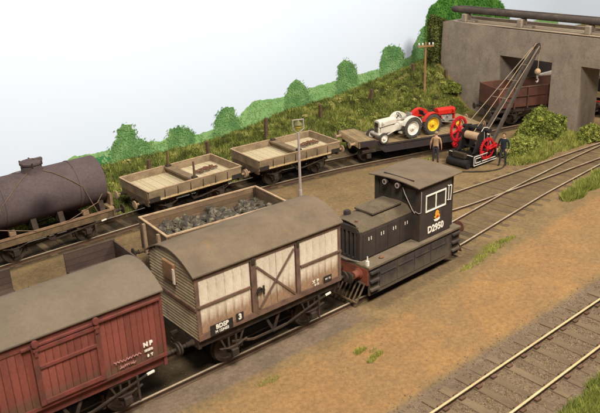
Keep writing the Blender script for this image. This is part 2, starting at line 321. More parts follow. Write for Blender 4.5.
def ground_material():
    m, nt, p, oc = begin('yard_ground')
    def attr(n):
        a = nt.nodes.new('ShaderNodeAttribute'); a.attribute_name = n; return a.outputs['Fac']
    def zone(n, sc=.9, amt=.55):
        a = nt.nodes.new('ShaderNodeMath'); a.operation = 'MULTIPLY_ADD'; a.inputs[1].default_value = amt; nt.links.new(noi(nt, oc, sc, 7, .65), a.inputs[0]); nt.links.new(attr(n), a.inputs[2])
        b = nt.nodes.new('ShaderNodeMath'); b.operation = 'SUBTRACT'; b.inputs[1].default_value = amt*.5; nt.links.new(a.outputs[0], b.inputs[0])
        return ramp(nt, b.outputs[0], [(.25, 0.), (.75, 1.)])
    n = ramp(nt, noi(nt, oc, .7, 8, .65), [(.35, 0.), (.65, 1.)])
    dirt = mixc(nt, n, (.212, .142, .066), (.155, .104, .051))
    sand = mixc(nt, n, (.275, .156, .062), (.222, .128, .055))
    sand = mixc(nt, ramp(nt, noi(nt, oc, .35, 5, .6), [(.48, 0.), (.7, 1.)]), sand, (.215, .135, .062))
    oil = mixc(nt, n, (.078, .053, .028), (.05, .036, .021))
    green = mixc(nt, n, (.13, .125, .025), (.16, .125, .04))
    mauve = mixc(nt, n, (.175, .122, .080), (.125, .09, .062))
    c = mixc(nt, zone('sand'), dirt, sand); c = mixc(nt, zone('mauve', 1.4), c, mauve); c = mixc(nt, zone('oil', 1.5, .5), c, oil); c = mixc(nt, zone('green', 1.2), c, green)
    c = mixc(nt, 1., c, ramp(nt, noi(nt, oc, 7, 8, .8), [(.32, .66), (.68, 1.26)]), 'MULTIPLY')
    c = mixc(nt, 1., c, ramp(nt, noi(nt, oc, 38, 4, .8), [(.32, .80), (.68, 1.16)]), 'MULTIPLY')
    nt.links.new(c, p.inputs['Base Color']); p.inputs['Roughness'].default_value = .95; p.inputs['Specular IOR Level'].default_value = .15
    bump(nt, p, noi(nt, oc, 20, 8, .8), .8, .04)
    return m
def build_ground():
    xs = np.concatenate([np.arange(-26, -8, .6), np.arange(-8, 36, .16), np.arange(36, 90, .9)])
    ys = np.concatenate([np.arange(-40, -10, .9), np.arange(-10, 19.3, .16), np.arange(19.3, 20.4, .5)])
    V = []; Z = {k: [] for k in ('sand', 'oil', 'green', 'mauve')}
    for y in ys:
        for x in xs:
            x, y = float(x), float(y); V.append((x, y, gz(x, y)))
            dg, dc, dr, df = (abs(y-ROAD[k](x)) for k in ('goods', 'coal', 'rear', 'front'))
            e = emb(x, y)
            edge = interp(x, [(-10, -.9), (2, -.55), (6, -.75), (12, -.55), (16, -.1), (22, .5), (30, .9)])
            sd = (1-sstep(edge-1.1, edge+.35, y))*sstep(1.2, 2.2, df) if y < 3 else 0
            if y > 7 and 6 < x < 22: sd = max(sd, .12)
            sd = max(sd, .2*sstep(8, 9.5, y)*(1-sstep(10.6, 11.6, y))*(1-sstep(4, 8, x)))
            Z['sand'].append(sd)
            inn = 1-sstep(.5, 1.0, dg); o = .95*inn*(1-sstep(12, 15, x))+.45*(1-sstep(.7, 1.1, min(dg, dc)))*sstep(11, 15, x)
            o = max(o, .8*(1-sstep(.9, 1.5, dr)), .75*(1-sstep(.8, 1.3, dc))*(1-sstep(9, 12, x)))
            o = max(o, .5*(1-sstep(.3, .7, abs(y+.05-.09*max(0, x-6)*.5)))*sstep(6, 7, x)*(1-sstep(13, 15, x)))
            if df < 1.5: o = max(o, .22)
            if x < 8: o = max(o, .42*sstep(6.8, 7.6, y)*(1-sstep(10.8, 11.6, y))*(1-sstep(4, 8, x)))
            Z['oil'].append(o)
            Z['green'].append(max(sstep(.02, .15, e), .9*(1-sstep(.8, 1.6, math.hypot((x-26.5)/2.6, (y-6.4)/1.0))), sstep(-7.4, -8.1, y) if y < -7 else 0, .55*sstep(13.3, 14.3, y), .45*(1-sstep(.3, 1.2, math.hypot((x-13.5)/1.6, (y-.1)/.5)))))
            Z['mauve'].append(max(.85*(1-sstep(.35, .75, abs(y+.02)))*(1-sstep(5, 7.5, x)), .9*(1-sstep(1.3, 1.9, df)), .25*sstep(-.9, 0, y) if y < .6 else 0))
    nx, ny = len(xs), len(ys)
    F = [(j*nx+i, j*nx+i+1, (j+1)*nx+i+1, (j+1)*nx+i) for j in range(ny-1) for i in range(nx-1)]
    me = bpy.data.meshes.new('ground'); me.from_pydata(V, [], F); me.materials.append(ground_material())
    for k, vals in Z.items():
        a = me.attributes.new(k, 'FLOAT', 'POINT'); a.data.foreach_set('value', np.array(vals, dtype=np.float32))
    me.polygons.foreach_set('use_smooth', [True]*len(F))
    tag(obj('ground', me), 'sandy yard ground of packed dirt between the tracks', kind='structure')
build_ground()

def fastmesh(name, V, F, tone, m, label, parent=None, kind='stuff', cat=None):
    me = bpy.data.meshes.new(name); k = F.shape[1]
    me.vertices.add(len(V)); me.vertices.foreach_set('co', V.astype(np.float32).ravel())
    me.loops.add(F.size); me.loops.foreach_set('vertex_index', F.astype(np.int32).ravel())
    me.polygons.add(len(F)); me.polygons.foreach_set('loop_start', (np.arange(len(F))*k).astype(np.int32))
    me.update(calc_edges=True); at = me.attributes.new('tone', 'FLOAT', 'FACE'); at.data.foreach_set('value', np.clip(tone, 0, 1).astype(np.float32))
    me.materials.append(m); o = obj(name, me, parent); tag(o, label, cat, None, kind); return o

# ------------------------------------------------------------------ painted backdrop
YB = 19.0
def build_sky():
    mb = MB(); pts = [(-30, YB)]+[(48, YB)]+[(48+14*math.sin(a), YB-14+14*math.cos(a)) for a in (math.pi/2*k/10 for k in range(1, 11))]+[(62, -12)]
    n = len(pts); vs = [(x, y, z) for x, y in pts for z in (-.6, 17)]+[(x+.12*(x > 55), y+.12*(x <= 55)+.06*(x > 50), z) for x, y in pts for z in (-.6, 17)]
    fs = [(2*i, 2*i+1, 2*i+3, 2*i+2) for i in range(n-1)]+[(2*n+2*i, 2*n+2*i+2, 2*n+2*i+3, 2*n+2*i+1) for i in range(n-1)]
    fs += [(2*i+1, 2*n+2*i+1, 2*n+2*i+3, 2*i+3) for i in range(n-1)]
    mb.add(vs, fs); o = mb.build('sky', K['sky'], smooth=True); tag(o, 'pale blue painted sky board behind the layout', kind='structure'); return o
SKY = build_sky()
def painted(name, pts, m, depth, rough=.06, lab=None):
    out = []; n = len(pts)
    for i in range(n):
        a, b = Vector(pts[i]), Vector(pts[(i+1) % n]); k = max(2, int((b-a).length/.07))
        for j in range(k):
            p = a.lerp(b, j/k); q = (p.x*3.1, p.y*3.1, depth*9)
            nz = Vector((mnoise.noise(q)+.6*mnoise.noise((p.x*9, p.y*9, 2)), mnoise.noise((p.y*3.3, p.x*3.3, 7))+.6*mnoise.noise((p.y*9, p.x*9, 4))))*rough
            out.append(tuple(p+nz))
    mb = MB(); mb.prism_xz(out, YB-.004-depth*.004, YB-.002-depth*.004)
    o = mb.build(name, m, SKY)
    if lab: o['label'] = lab
    return o
hill_top = [(-26, .6), (-8, .6), (1, .8), (4.04, 1.15), (4.85, 1.36), (5.64, 1.28), (6.86, 1.26), (7.74, .95), (8.95, 1.18), (10.17, 1.08), (11.89, .94), (13.1, 1.03), (15.02, 1.45), (16.16, 2.15), (18.42, 1.98), (20.02, 2.14), (22.54, 2.28), (24.49, 2.36), (26.63, 2.42), (29.07, 2.66), (30.39, 3.03), (31.64, 3.34), (33.26, 3.48), (48, 3.6)]
painted('painted_hill', hill_top+[(48, -.5), (-26, -.5)], K['phill'], 1, .07)
painted('painted_hedge', [(5.1, .3), (5.5, 1.0), (5.88, 1.06), (6.33, 1.06), (6.81, .9), (7.6, .75), (8.4, .3)], K['pdark'], 2, .06)
def dabs(name, pts, stops, n, rmin, rmax, depth, spread=.06, inside=True):
    P = [Vector(p) for p in pts]; x0, x1 = min(p.x for p in P), max(p.x for p in P); z0, z1 = min(p.y for p in P), max(p.y for p in P)
    def inn(x, z):
        c = False
        for i in range(len(P)):
            a, b = P[i-1], P[i]
            if (a.y > z) != (b.y > z) and x < (b.x-a.x)*(z-a.y)/(b.y-a.y)+a.x: c = not c
        return c
    V, F, T = [], [], []; k = 0; tries = 0
    while k < n and tries < n*12:
        tries += 1; x, z = random.uniform(x0-.15, x1+.15), random.uniform(z0, z1+.15)
        if not inn(x+random.gauss(0, spread), z+random.gauss(0, spread)): continue
        r = random.uniform(rmin, rmax); a0 = random.uniform(0, 6); y = YB-.012-.01*depth-.006*k/n; m = 7
        V += [(x+r*random.uniform(.55, 1.25)*math.cos(a0+6.283*j/m), y, z+r*random.uniform(.55, 1.25)*math.sin(a0+6.283*j/m)) for j in range(m)]; F.append(tuple(range(k*m, k*m+m)))
        T.append(.5+.75*mnoise.noise((x*1.5, z*1.5, depth))+.18*mnoise.noise((x*6, z*6, depth))+random.gauss(0, .07)); k += 1
    fastmesh(name, np.array(V), np.array(F), np.array(T), stops, None, SKY)
K['dabbush'] = tonemat('painted_leaf_dabs', [(0, (.075, .175, .055)), (.45, (.11, .225, .07)), (.7, (.15, .275, .09)), (1, (.23, .355, .14))])
K['dabhill'] = tonemat('painted_hill_dabs', [(0, (.11, .23, .075)), (.5, (.18, .32, .12)), (1, (.29, .42, .2))])
K['dabtree'] = tonemat('painted_tree_dabs', [(0, (.022, .075, .010)), (.5, (.05, .145, .022)), (1, (.10, .235, .04))])
BUSH = [[(6.63, .2), (6.81, 1.28), (7.21, 1.73), (7.34, 2.23), (7.7, 2.43), (8.16, 2.39), (8.34, 1.97), (8.34, 1.53), (8.8, 1.38), (9.08, 1.21), (9.33, 1.26), (9.4, .2)],
        [(10.06, .0), (10.21, .9), (10.2, 1.3), (10.48, 1.63), (10.93, 1.65), (11.49, 1.48), (11.84, 1.12), (11.86, .65), (11.67, 0)],
        [(13.04, .3), (13.16, .9), (13.36, 1.56), (13.67, 1.97), (14.17, 2.16), (14.64, 1.9), (14.74, 1.46), (15.07, 1.16), (15.17, .3)],
        [(18.29, .8), (18.49, 1.79), (18.76, 2.48), (19.09, 2.79), (19.65, 2.82), (20.03, 2.39), (20.42, 1.82), (20.55, .8)],
        [(22.6, 1.17), (22.8, 2.3), (22.9, 3.18), (23.34, 3.5), (23.96, 3.35), (24.4, 2.96), (24.58, 2.28), (24.94, 1.29)],
        [(26.63, 1.41), (26.72, 2.87), (26.99, 3.63), (27.57, 3.88), (28.35, 3.71), (28.96, 3.23), (29.19, 2.23), (29.41, 1.5)],
        [(29.82, 1.72), (29.87, 3.1), (30.26, 3.87), (30.85, 4.61), (31.67, 4.92), (32.63, 4.95), (33.73, 1.25)]]
for i, b in enumerate(BUSH):
    painted('painted_bush', b, K['pbush'], 3+.2*i, .17); dabs('leaf_dabs', b, K['dabbush'], 1300, .012, .05, 4+.3*i, .11)
dabs('leaf_dabs', [(p[0], p[1]-.03) for p in hill_top if 3 < p[0] < 34]+[(34, 1.2), (3, -.2)], K['dabhill'], 2200, .02, .075, 2, .03)
painted('painted_tree', [(31.09, 3.0), (31.1, 4.77), (31.5, 5.87), (32.55, 6.4), (34.16, 6.7), (36.44, 6.5), (38.5, 6.04), (39.93, 5.4), (40.8, 4.5), (41, 3.4), (36.07, 2.5), (32.78, 2.1)], K['ptree'], 8, .14)
dabs('leaf_dabs', [(31.09, 3.0), (31.1, 4.77), (31.5, 5.87), (32.55, 6.4), (34.16, 6.7), (36.44, 6.5), (38.5, 6.04), (39.93, 5.4), (40.8, 4.5), (41, 3.4), (36.07, 2.5), (32.78, 2.1)], K['dabtree'], 3000, .03, .09, 9, .09)

# ------------------------------------------------------------------ vegetation
def blades(name, P, h, w, tone, m, label, lean=.5, parent=None, kind='stuff'):
    P = np.asarray(P, float); n = len(P); a = RNG.uniform(0, 2*np.pi, n); hh = h*RNG.uniform(.55, 1.3, n); ww = w*RNG.uniform(.6, 1.4, n)
    la = RNG.uniform(0, 2*np.pi, n); ll = hh*lean*RNG.uniform(0, 1, n)
    dx, dy = np.cos(a)*ww/2, np.sin(a)*ww/2
    v = np.empty((n, 3, 3)); v[:, 0] = P+np.stack([-dx, -dy, 0*a-.02], 1); v[:, 1] = P+np.stack([dx, dy, 0*a-.02], 1)
    v[:, 2] = P+np.stack([np.cos(la)*ll, np.sin(la)*ll, hh], 1)
    return fastmesh(name, v.reshape(-1, 3), np.arange(3*n).reshape(-1, 3), tone, m, label, parent, kind)
def leaves(name, P, size, tone, m, label, nrm=None, parent=None, kind='stuff', cat=None):
    P = np.asarray(P, float); n = len(P); a = RNG.normal(size=(n, 3)); a /= np.linalg.norm(a, axis=1)[:, None]; b = RNG.normal(size=(n, 3))
    b -= a*(a*b).sum(1)[:, None]; b /= np.linalg.norm(b, axis=1)[:, None]; s = size*RNG.uniform(.5, 1.3, n)[:, None]
    v = np.stack([P-a*s, P+b*s*.5, P+a*s, P-b*s*.5], 1)
    return fastmesh(name, v.reshape(-1, 3), np.arange(4*n).reshape(-1, 4), tone, m, label, parent, kind, cat)
def turf():
    P, T = [], []
    while len(P) < 105000:
        x = random.uniform(-9, 34); y = random.uniform(13.3, 18.95)
        if x > 29.1 and y < 16.3: continue
        e = emb(x, y)
        cl = mnoise.noise((x*.9, y*.9, 1)); c2 = mnoise.noise((x*2.6, y*2.6, 4)); c3 = mnoise.noise((x*.35, y*.5, 8))
        if e < .03 and random.random() > .22+.5*(cl > .1): continue
        P.append((x, y, gz(x, y)+max(0, c2)*.16)); T.append(.42+.42*cl+.42*c2+.22*c3+random.gauss(0, .13))
    blades('grass_bank', P, .20, .055, np.array(T), K['turf'], 'rough olive grass covering the bank below the painted backdrop', .9)
turf()
def undergrowth():
    P, T = [], []
    for c in range(430):
        x = random.uniform(-3, 33) if c % 3 else random.uniform(20, 29); y = random.uniform(13.9, 18.6)
        if emb(x, y) < .05 or (x > 28.7 and y < 16.4): continue
        r = random.uniform(.10, .33); tn = random.choice([.12, .25, .4, .6, .8])+random.gauss(0, .05)
        for _ in range(int(240*r/.3)):
            d = Vector((random.gauss(0, 1), random.gauss(0, 1), abs(random.gauss(0, .7)))).normalized()*r*(1-abs(random.gauss(0, .12)))
            P.append((x+d.x, y+d.y, gz(x, y)+d.z*.75)); T.append(tn+.25*d.z/r+random.gauss(0, .12))
    leaves('undergrowth', P, .055, np.array(T), K['turf'], 'mottled low weeds and moss clumps growing through the grass bank')
undergrowth()
def grass_patch(name, spots, h, w, label, m, tone0=.5):
    P, T = [], []
    for cx, cy, rx, ry, n in spots:
        for _ in range(n):
            a = random.uniform(0, 6.283); q = math.sqrt(random.random()); x, y = cx+rx*q*math.cos(a), cy+ry*q*math.sin(a)
            c = mnoise.noise((x*2.2, y*2.2, 2))
            if c < -.15 and random.random() < .75: continue
            P.append((x, y, gz(x, y))); T.append(tone0+.5*c+random.gauss(0, .15))
    blades(name, P, h, w, np.array(T), m, label, .9)
grass_patch('grass', [(11.6, -.48, .7, .14, 500), (12.7, -.25, .7, .2, 800), (13.7, -.05, .7, .25, 1000), (14.5, .0, .5, .16, 500)], .11, .02, 'sparse bright grass growing beside the end of the black shunter', K['brightgrass'], .45)
grass_patch('grass', [(20.6, .75, .9, .4, 2000), (22.2, .95, 1.0, .45, 2600), (24, 1.1, 1.0, .5, 2200), (26, 1.2, 1.4, .6, 1800)], .30, .045, 'green grass tussock beside the converging rails at the right', K['bushleaf'], .6)
grass_patch('grass', [(4.5, -1.78, .26, .14, 320), (4.78, -2.02, .16, .08, 90), (4.72, -2.25, .26, .11, 300), (4.38, -2.38, .2, .08, 140)], .11, .018, 'small pair of grass tufts on the bare orange sand', K['brightgrass'], .35)
grass_patch('grass', [(1.5, -1.08, .42, .16, 330)], .07, .016, 'thin flat tuft of grass in the sand below the cream van', K['brightgrass'], .3)
grass_patch('grass', [(6.6, -8.0, 1.3, .55, 4600), (8.4, -7.8, 1.4, .5, 4600), (10.2, -7.8, 1.4, .6, 4200), (12.6, -7.7, 1.6, .6, 3000), (15, -7.4, 2, .6, 1800)], .26, .04, 'green grass verge on the near side of the front track', K['bushleaf'], .6)
grass_patch('grass', [(24.2, 5.0, 1.6, .45, 2600), (27.2, 4.95, 1.8, .5, 2600), (22.8, 5.4, .6, .5, 600), (25, 6.0, 1.2, .8, 1800), (28.3, 5.6, .9, .7, 1500)], .24, .045, 'long pale grass along the foot of the mossy bush by the bridge pier', K['bushleaf'], .75)
grass_patch('grass', [(23.2, 8.6, 1.5, .5, 900), (19.5, 9.0, 1.2, .25, 350), (18.6, 8.7, .5, .3, 160), (24, 7.6, 1.1, .7, 900)], .12, .035, 'thin grass on the dirt behind the hand crane', K['turf'], .55)
def shrub(name, cx, cy, z0, rx, ry, rz, n, size, m, label, cat, tone0, seed):
    root = empty(name, (cx, cy, z0), 0, label, cat); P, T = [], []
    for _ in range(n):
        d = Vector((random.gauss(0, 1), random.gauss(0, 1), abs(random.gauss(0, 1)))).normalized()
        k = 1+.20*mnoise.noise(d*1.9+Vector((seed, 0, 0)))+.13*mnoise.noise(d*5+Vector((0, seed, 0)))
        q = k*(1-abs(random.gauss(0, .06))); p = Vector((d.x*rx, d.y*ry, d.z*rz))*q
        P.append(p); T.append(tone0+.7*mnoise.noise(d*4.5+Vector((seed, 3, 1)))+random.gauss(0, .16))
    o = leaves('foliage', P, size, np.array(T), m, None, parent=root, kind='stuff')
    mb = MB()
    for k in range(4):
        a = k*1.7+seed; mb.tube([(0, 0, -.2), (math.cos(a)*rx*.3, math.sin(a)*ry*.3, rz*.4), (math.cos(a)*rx*.55, math.sin(a)*ry*.55, rz*.75)], [.07, .05, .02], 6)
    mb.build('stem', K['trunk'], root)
    return root
shrub('bush', 26.9, 6.55, .15, 1.75, 1.05, 1.55, 15000, .075, K['bushleaf'], 'rounded moss green bush in front of the bridge pier', 'bush', .42, 1.3)
shrub('bush', 24.4, 6.2, .0, 1.5, .8, .75, 8000, .07, K['bushleaf'], 'low spreading bush just right of the man in navy', 'bush', .6, 4.1)
shrub('bush', 28.9, 4.75, .0, .9, .6, .8, 4200, .07, K['bushleaf'], 'small bush at the right foot of the bridge pier', 'bush', .55, 7.7)
def ivy():
    root = empty('ivy', (29.3, 16.5, 1.9), 0, 'tall dark ivy growing up the left end of the concrete bridge', 'ivy'); P, T = [], []
    while len(P) < 15000:
        x, y, z = random.uniform(-.8, 1.6), random.uniform(-.5, .75), random.uniform(-.4, 4.0)
        n = mnoise.noise((x*1.3, y*1.3, z*.9))
        q = max(abs(x-.35)/(.72+.25*n+.10*math.sin(z*1.7)), abs(y-.1)/(.42+.12*n))
        if q > 1 or z > 3.85+.35*n-.25*abs(x): continue
        if q < .6 and random.random() < .6: continue
        P.append((x, y, z)); T.append(.45+.6*mnoise.noise((x*3, y*3, z*3))+random.gauss(0, .15))
    leaves('foliage', P, .085, np.array(T), K['ivyleaf'], None, parent=root)
    mb = MB()
    for k in range(4): mb.tube([(-.2+.3*k, .1, -.8), (-.1+.25*k, .05, 1.2), (-.25+.35*k, .1, 3.3)], [.06, .045, .015], 6)
    mb.build('stem', K['trunk'], root)
ivy()
shrub('bush', 28.9, 14.9, 1.2, .65, .9, .6, 3000, .08, K['bushleaf'], 'small bush on the bank against the bridge abutment', 'bush', .3, 5.2)

# ------------------------------------------------------------------ tracks
def rail_profile(mb, fn, x0, x1, off, dz=0, step=.5):
    xs = np.arange(x0, x1+.01, step); prof = [(-.035, 0), (.035, 0), (.035, -.045), (.013, -.055), (.013, -.13), (.07, -.14), (.07, -.16), (-.07, -.16), (-.07, -.14), (-.013, -.13), (-.013, -.055), (-.035, -.045)]
    vs = []
    for x in xs:
        x = float(x); d = Vector((1, (fn(x+.1)-fn(x-.1))/.2, 0)).normalized(); nrm = Vector((-d.y, d.x, 0)); c = Vector((x, fn(x), dz))+nrm*off
        vs += [c+nrm*a+Vector((0, 0, b)) for a, b in prof]
    n = len(prof); fs, ms = [], []
    for i in range(len(xs)-1):
        for k in range(n):
            fs.append((i*n+k, (i+1)*n+k, (i+1)*n+(k+1) % n, i*n+(k+1) % n)); ms.append(0 if k == 0 else 1)
    b = len(mb.v); mb.v += [tuple(v) for v in vs]; mb.f += [tuple(b+i for i in q) for q in fs]; mb.m += ms
def track(key, x0, x1, label, bright, top, smat, spitch=.72, half=1.3, sx0=None, sx1=None, dz=0, G=1.43, chairs=False, wide=None):
    fn = ROAD[key]; root = empty('railway_track', (x0, fn(x0), 0), 0, label, 'track'); off = (x0, fn(x0), 0)
    for s in (-1, 1):
        mb = MB(off); rail_profile(mb, fn, x0, x1, s*(G/2+.035), dz); mb.build('rail', [bright, K['railside']], root)
    base = MB().box(-.14, .14, -1, 1, -.13, 0).mesh('sleeper', smat)
    x = sx0 if sx0 is not None else x0+.4; ch = MB(off); i = 0
    while x < (sx1 if sx1 is not None else x1-.3):
        a = math.atan2(fn(x+.1)-fn(x-.1), .2); o = bpy.data.objects.new('sleeper', base); COL.objects.link(o); o.parent = root
        h = half; cy = fn(x)
        if wide: lo, hi = wide(x); cy = (lo+hi)/2; h = (hi-lo)/2
        jx, ja = random.uniform(-.03, .03), random.gauss(0, .012)
        o.location = (x+jx-off[0], cy-off[1], top+random.uniform(-.008, .008)); o.rotation_euler = (random.gauss(0, .004), 0, a+ja); o.scale = (random.uniform(.92, 1.08), h*random.uniform(.97, 1.03), 1)
        if chairs:
            for s in (-1, 1):
                for t in (-1, 1):
                    cyy = fn(x)+s*(G/2+.035)+t*.1; ch.box(x+jx-.09, x+jx+.09, cyy-.055, cyy+.055, top-.01, top+.055)
        x += spitch*random.uniform(.97, 1.03); i += 1
    if chairs: o = ch.build('rail_chair', K['chair'], root); o['kind'] = 'stuff'
    return root
track('front', -12, 46, 'straight track with bright brassy rails across the sand in the foreground', K['railtop'], -.122, K['sleeper'], half=1.33, chairs=True, G=1.36, sx0=-3, sx1=26)
track('goods', -14, 48, 'track carrying the two covered vans and the black shunter', K['railtopdull'], -.108, K['sleeperdark'], sx0=10.5, sx1=34,
      wide=lambda x: (ROAD['goods'](x)-1.22, (ROAD['coal'](x)+1.25) if x > 18.6 else ROAD['goods'](x)+1.2))
track('coal', -14, 48, 'siding joining from behind the shunter with the coal wagon on it', K['railtopdull'], -.110, K['sleeperdark'], sx0=9, sx1=18.3, dz=-.004)
track('rear', -16, 46, 'rear track under the tank wagon and bolster wagons below the bank', K['railtopdull'], -.168, K['sleeperdark'], sx0=-6, sx1=25)
def stones():
    V, F, T = [], [], []; k = 0
    def put(x, y, s, t):
        nonlocal k
        z = gz(x, y); q = [random.uniform(.6, 1.2)*s for _ in range(6)]
        V.extend([(x+q[0], y, z), (x-q[1], y, z), (x, y+q[2], z), (x, y-q[3], z), (x, y, z+q[4]*.8), (x, y, z-q[5]*.5)])
        F.extend([(k+a, k+b, k+c) for a, b, c in ((0, 2, 4), (2, 1, 4), (1, 3, 4), (3, 0, 4), (2, 0, 5), (1, 2, 5), (3, 1, 5), (0, 3, 5))]); T.extend([t]*8); k += 6
    while k < 6*42000:
        x = random.uniform(0, 22); y = ROAD['front'](x)+random.gauss(0, .8)
        if abs(y-ROAD['front'](x)) > 1.9: continue
        put(x, y, random.choice([.012, .016, .02, .026, .036])*random.uniform(.7, 1.2), random.uniform(0, 1))
    for _ in range(26000):
        x = random.uniform(-6, 28); y = random.uniform(-4, 13); put(x, y, random.choice([.006, .009, .013, .02])*random.uniform(.8, 1.2), random.uniform(.15, 1))
    fastmesh('ballast', np.array(V), np.array(F), np.array(T), K['stone'], 'loose brown ballast stones around the tracks')
stones()

# ------------------------------------------------------------------ wagon underframe
def wheel_mesh(r=.475):
    return MB().lathe([(.08, -.09), (.09, -.075), (r*.72, -.05), (r*.8, -.08), (r, -.08), (r, .03), (r*1.07, .06), (r*1.07, .085), (r*.8, .085), (r*.72, .05), (.09, .075), (.08, .09)], (0, 0, 0), 'y', 22).mesh('wheel', K['wheel'], True)
WHEEL = wheel_mesh(); WHEELS = wheel_mesh(.36)
def underframe(root, L, wb, ztop, m, sole=.28, half=1.02, G=.715, wheel=None, R=.475, tipwhite=True, lever=True, buf=None, trussed=False, headm=None, W=2.3):
    wheel = wheel or WHEEL; hm = headm or m
    for s in (-1, 1):
        MB().box(-L/2+.1, L/2-.1, s*half-.05, s*half+.05, ztop-sole, ztop-.002).build('solebar', hm, root)
        MB().box(s*(L/2)-(.1 if s > 0 else 0), s*(L/2)+(0 if s > 0 else .1), -W/2, W/2, ztop-sole-.03, ztop-.004).build('headstock', hm, root)
        for t in (-1, 1):
            b = MB(); b.lathe([(.10, 0), (.10, .05), (.075, .08), (.075, .26), (.09, .26)], (0, 0, 0), 'x', 12)
            o = b.build('buffer', m, root, True, loc=(s*L/2, t*.87, ztop-sole/2-.05)); o.scale = (s, 1, 1)
            hd = MB().lathe([(.06, .25), (.06, .42), (.19, .43), (.2, .45), (.19, .475), (.1, .49)], (0, 0, 0), 'x', 16).build('buffer_head', buf or K['wheel'], o, True)
        c = MB(); c.bar((s*L/2, 0, ztop-sole/2-.05), (s*(L/2+.22), 0, ztop-sole/2-.05), .06, .08)
        for k in range(3): c.tube([(s*(L/2+.16+.03*math.sin(a)+.02*k), (.035 if k % 2 else .02)*math.cos(a), ztop-sole/2-.14-.13*k+.08*math.sin(a)) for a in (2*math.pi*j/8 for j in range(8))], .018, 5, True)
        c.build('coupling', K['dark'], root)
    for sx in (-1, 1):
        x = sx*wb/2; MB().cyl((x, -.8, R), (x, .8, R), .07, 10).build('axle', K['dark'], root, True)
        for sy in (-1, 1):
            o = obj('wheel', wheel, root, (x, sy*G, R)); o.rotation_euler = (0, random.uniform(0, 3), 0 if sy < 0 else math.pi)
            y = sy*(half+.005); top = ztop-sole
            ag = MB().prism_xz([(x-.44, top), (x-.44, top-.07), (x+.44, top-.07), (x+.44, top)], y-.016, y+.016)
            for k in (-1, 1): ag.bar((x+k*.13, y, top-.06), (x+k*.13, y, R-.14), .034, .055, (1, 0, 0)).bar((x+k*.40, y, top-.04), (x+k*.15, y, R-.05), .03, .05, (1, 0, 0))
            ag.bar((x-.15, y, R-.135), (x+.15, y, R-.135), .03, .04).build('axle_guard', m, root)
            MB().box(x-.115, x+.115, y+sy*.02 if sy > 0 else y-.16, y+.16 if sy > 0 else y-.02, R-.1, R+.13).build('axle_box', m, root, bevel=.02)
            sp = MB()
            for k in range(4):
                hl = .48-.1*k; sp.prism_xz([(x-hl, R+.29-.035*k), (x-hl*.4, R+.20-.035*k), (x+hl*.4, R+.20-.035*k), (x+hl, R+.29-.035*k), (x+hl, R+.262-.035*k), (x+hl*.4, R+.172-.035*k), (x-hl*.4, R+.172-.035*k), (x-hl, R+.262-.035*k)], y+sy*.05-.035, y+sy*.05+.035)
            sp.build('leaf_spring', m, root)
            MB().box(x-sx*.53-.04, x-sx*.53+.04, sy*G-.06, sy*G+.06, R-.2, R+.25).build('brake_shoe', m, root)
    for sy in (-1, 1):
        y = sy*(half-.02)
        MB().prism_xz([(-.3, ztop-sole), (-.03, R+.02), (.05, R+.02), (.3, ztop-sole), (.22, ztop-sole), (.01, R+.15), (-.22, ztop-sole)], y-.02, y+.02).build('v_hanger', m, root)
        MB().bar((-wb/2+.5, sy*G, R-.02), (0, sy*.8, R+.08), .04, .05).bar((0, sy*.8, R+.08), (wb/2-.5, sy*G, R+.05), .04, .05).build('brake_rod', m, root)
        if lever:
            yl = sy*(half+.10); xe = L/2-.55
            MB().bar((-.1, yl, R+.12), (.35, yl, R+.14), .03, .06).bar((.35, yl, R+.14), (xe-.10, yl, ztop-sole-.07), .03, .05).build('brake_lever', m, root)
            if tipwhite: MB().bar((xe-.10, yl, ztop-sole-.07), (xe+.12, yl, ztop-sole-.05), .035, .06).build('lever_grip', K['whitepaint'], root)
            MB().box(xe-.42, xe-.36, yl-.02, yl+.02, R-.15, ztop-sole+.02).build('lever_guide', m, root)
        if trussed:
            MB().bar((-wb/2, sy*half, R+.32), (-.75, sy*half, R+.08), .05, .06).bar((-.75, sy*half, R+.08), (.75, sy*half, R+.08), .05, .06).bar((.75, sy*half, R+.08), (wb/2, sy*half, R+.32), .05, .06).build('truss_rod', m, root)
def arc_roof(root, m, x0, x1, hw, ze, rise, th=.05, n=14):
    y = [-hw+2*hw*i/n for i in range(n+1)]; z = [ze+rise*(1-(v/hw)**2) for v in y]
    MB().prism([(a, b) for a, b in zip(y, z)]+[(a, b-th) for a, b in reversed(list(zip(y, z)))], x0, x1).build('roof', m, root, True, bevel=.01)
def arc_z(y, hw, ze, rise): return ze+rise*(1-(y/hw)**2)

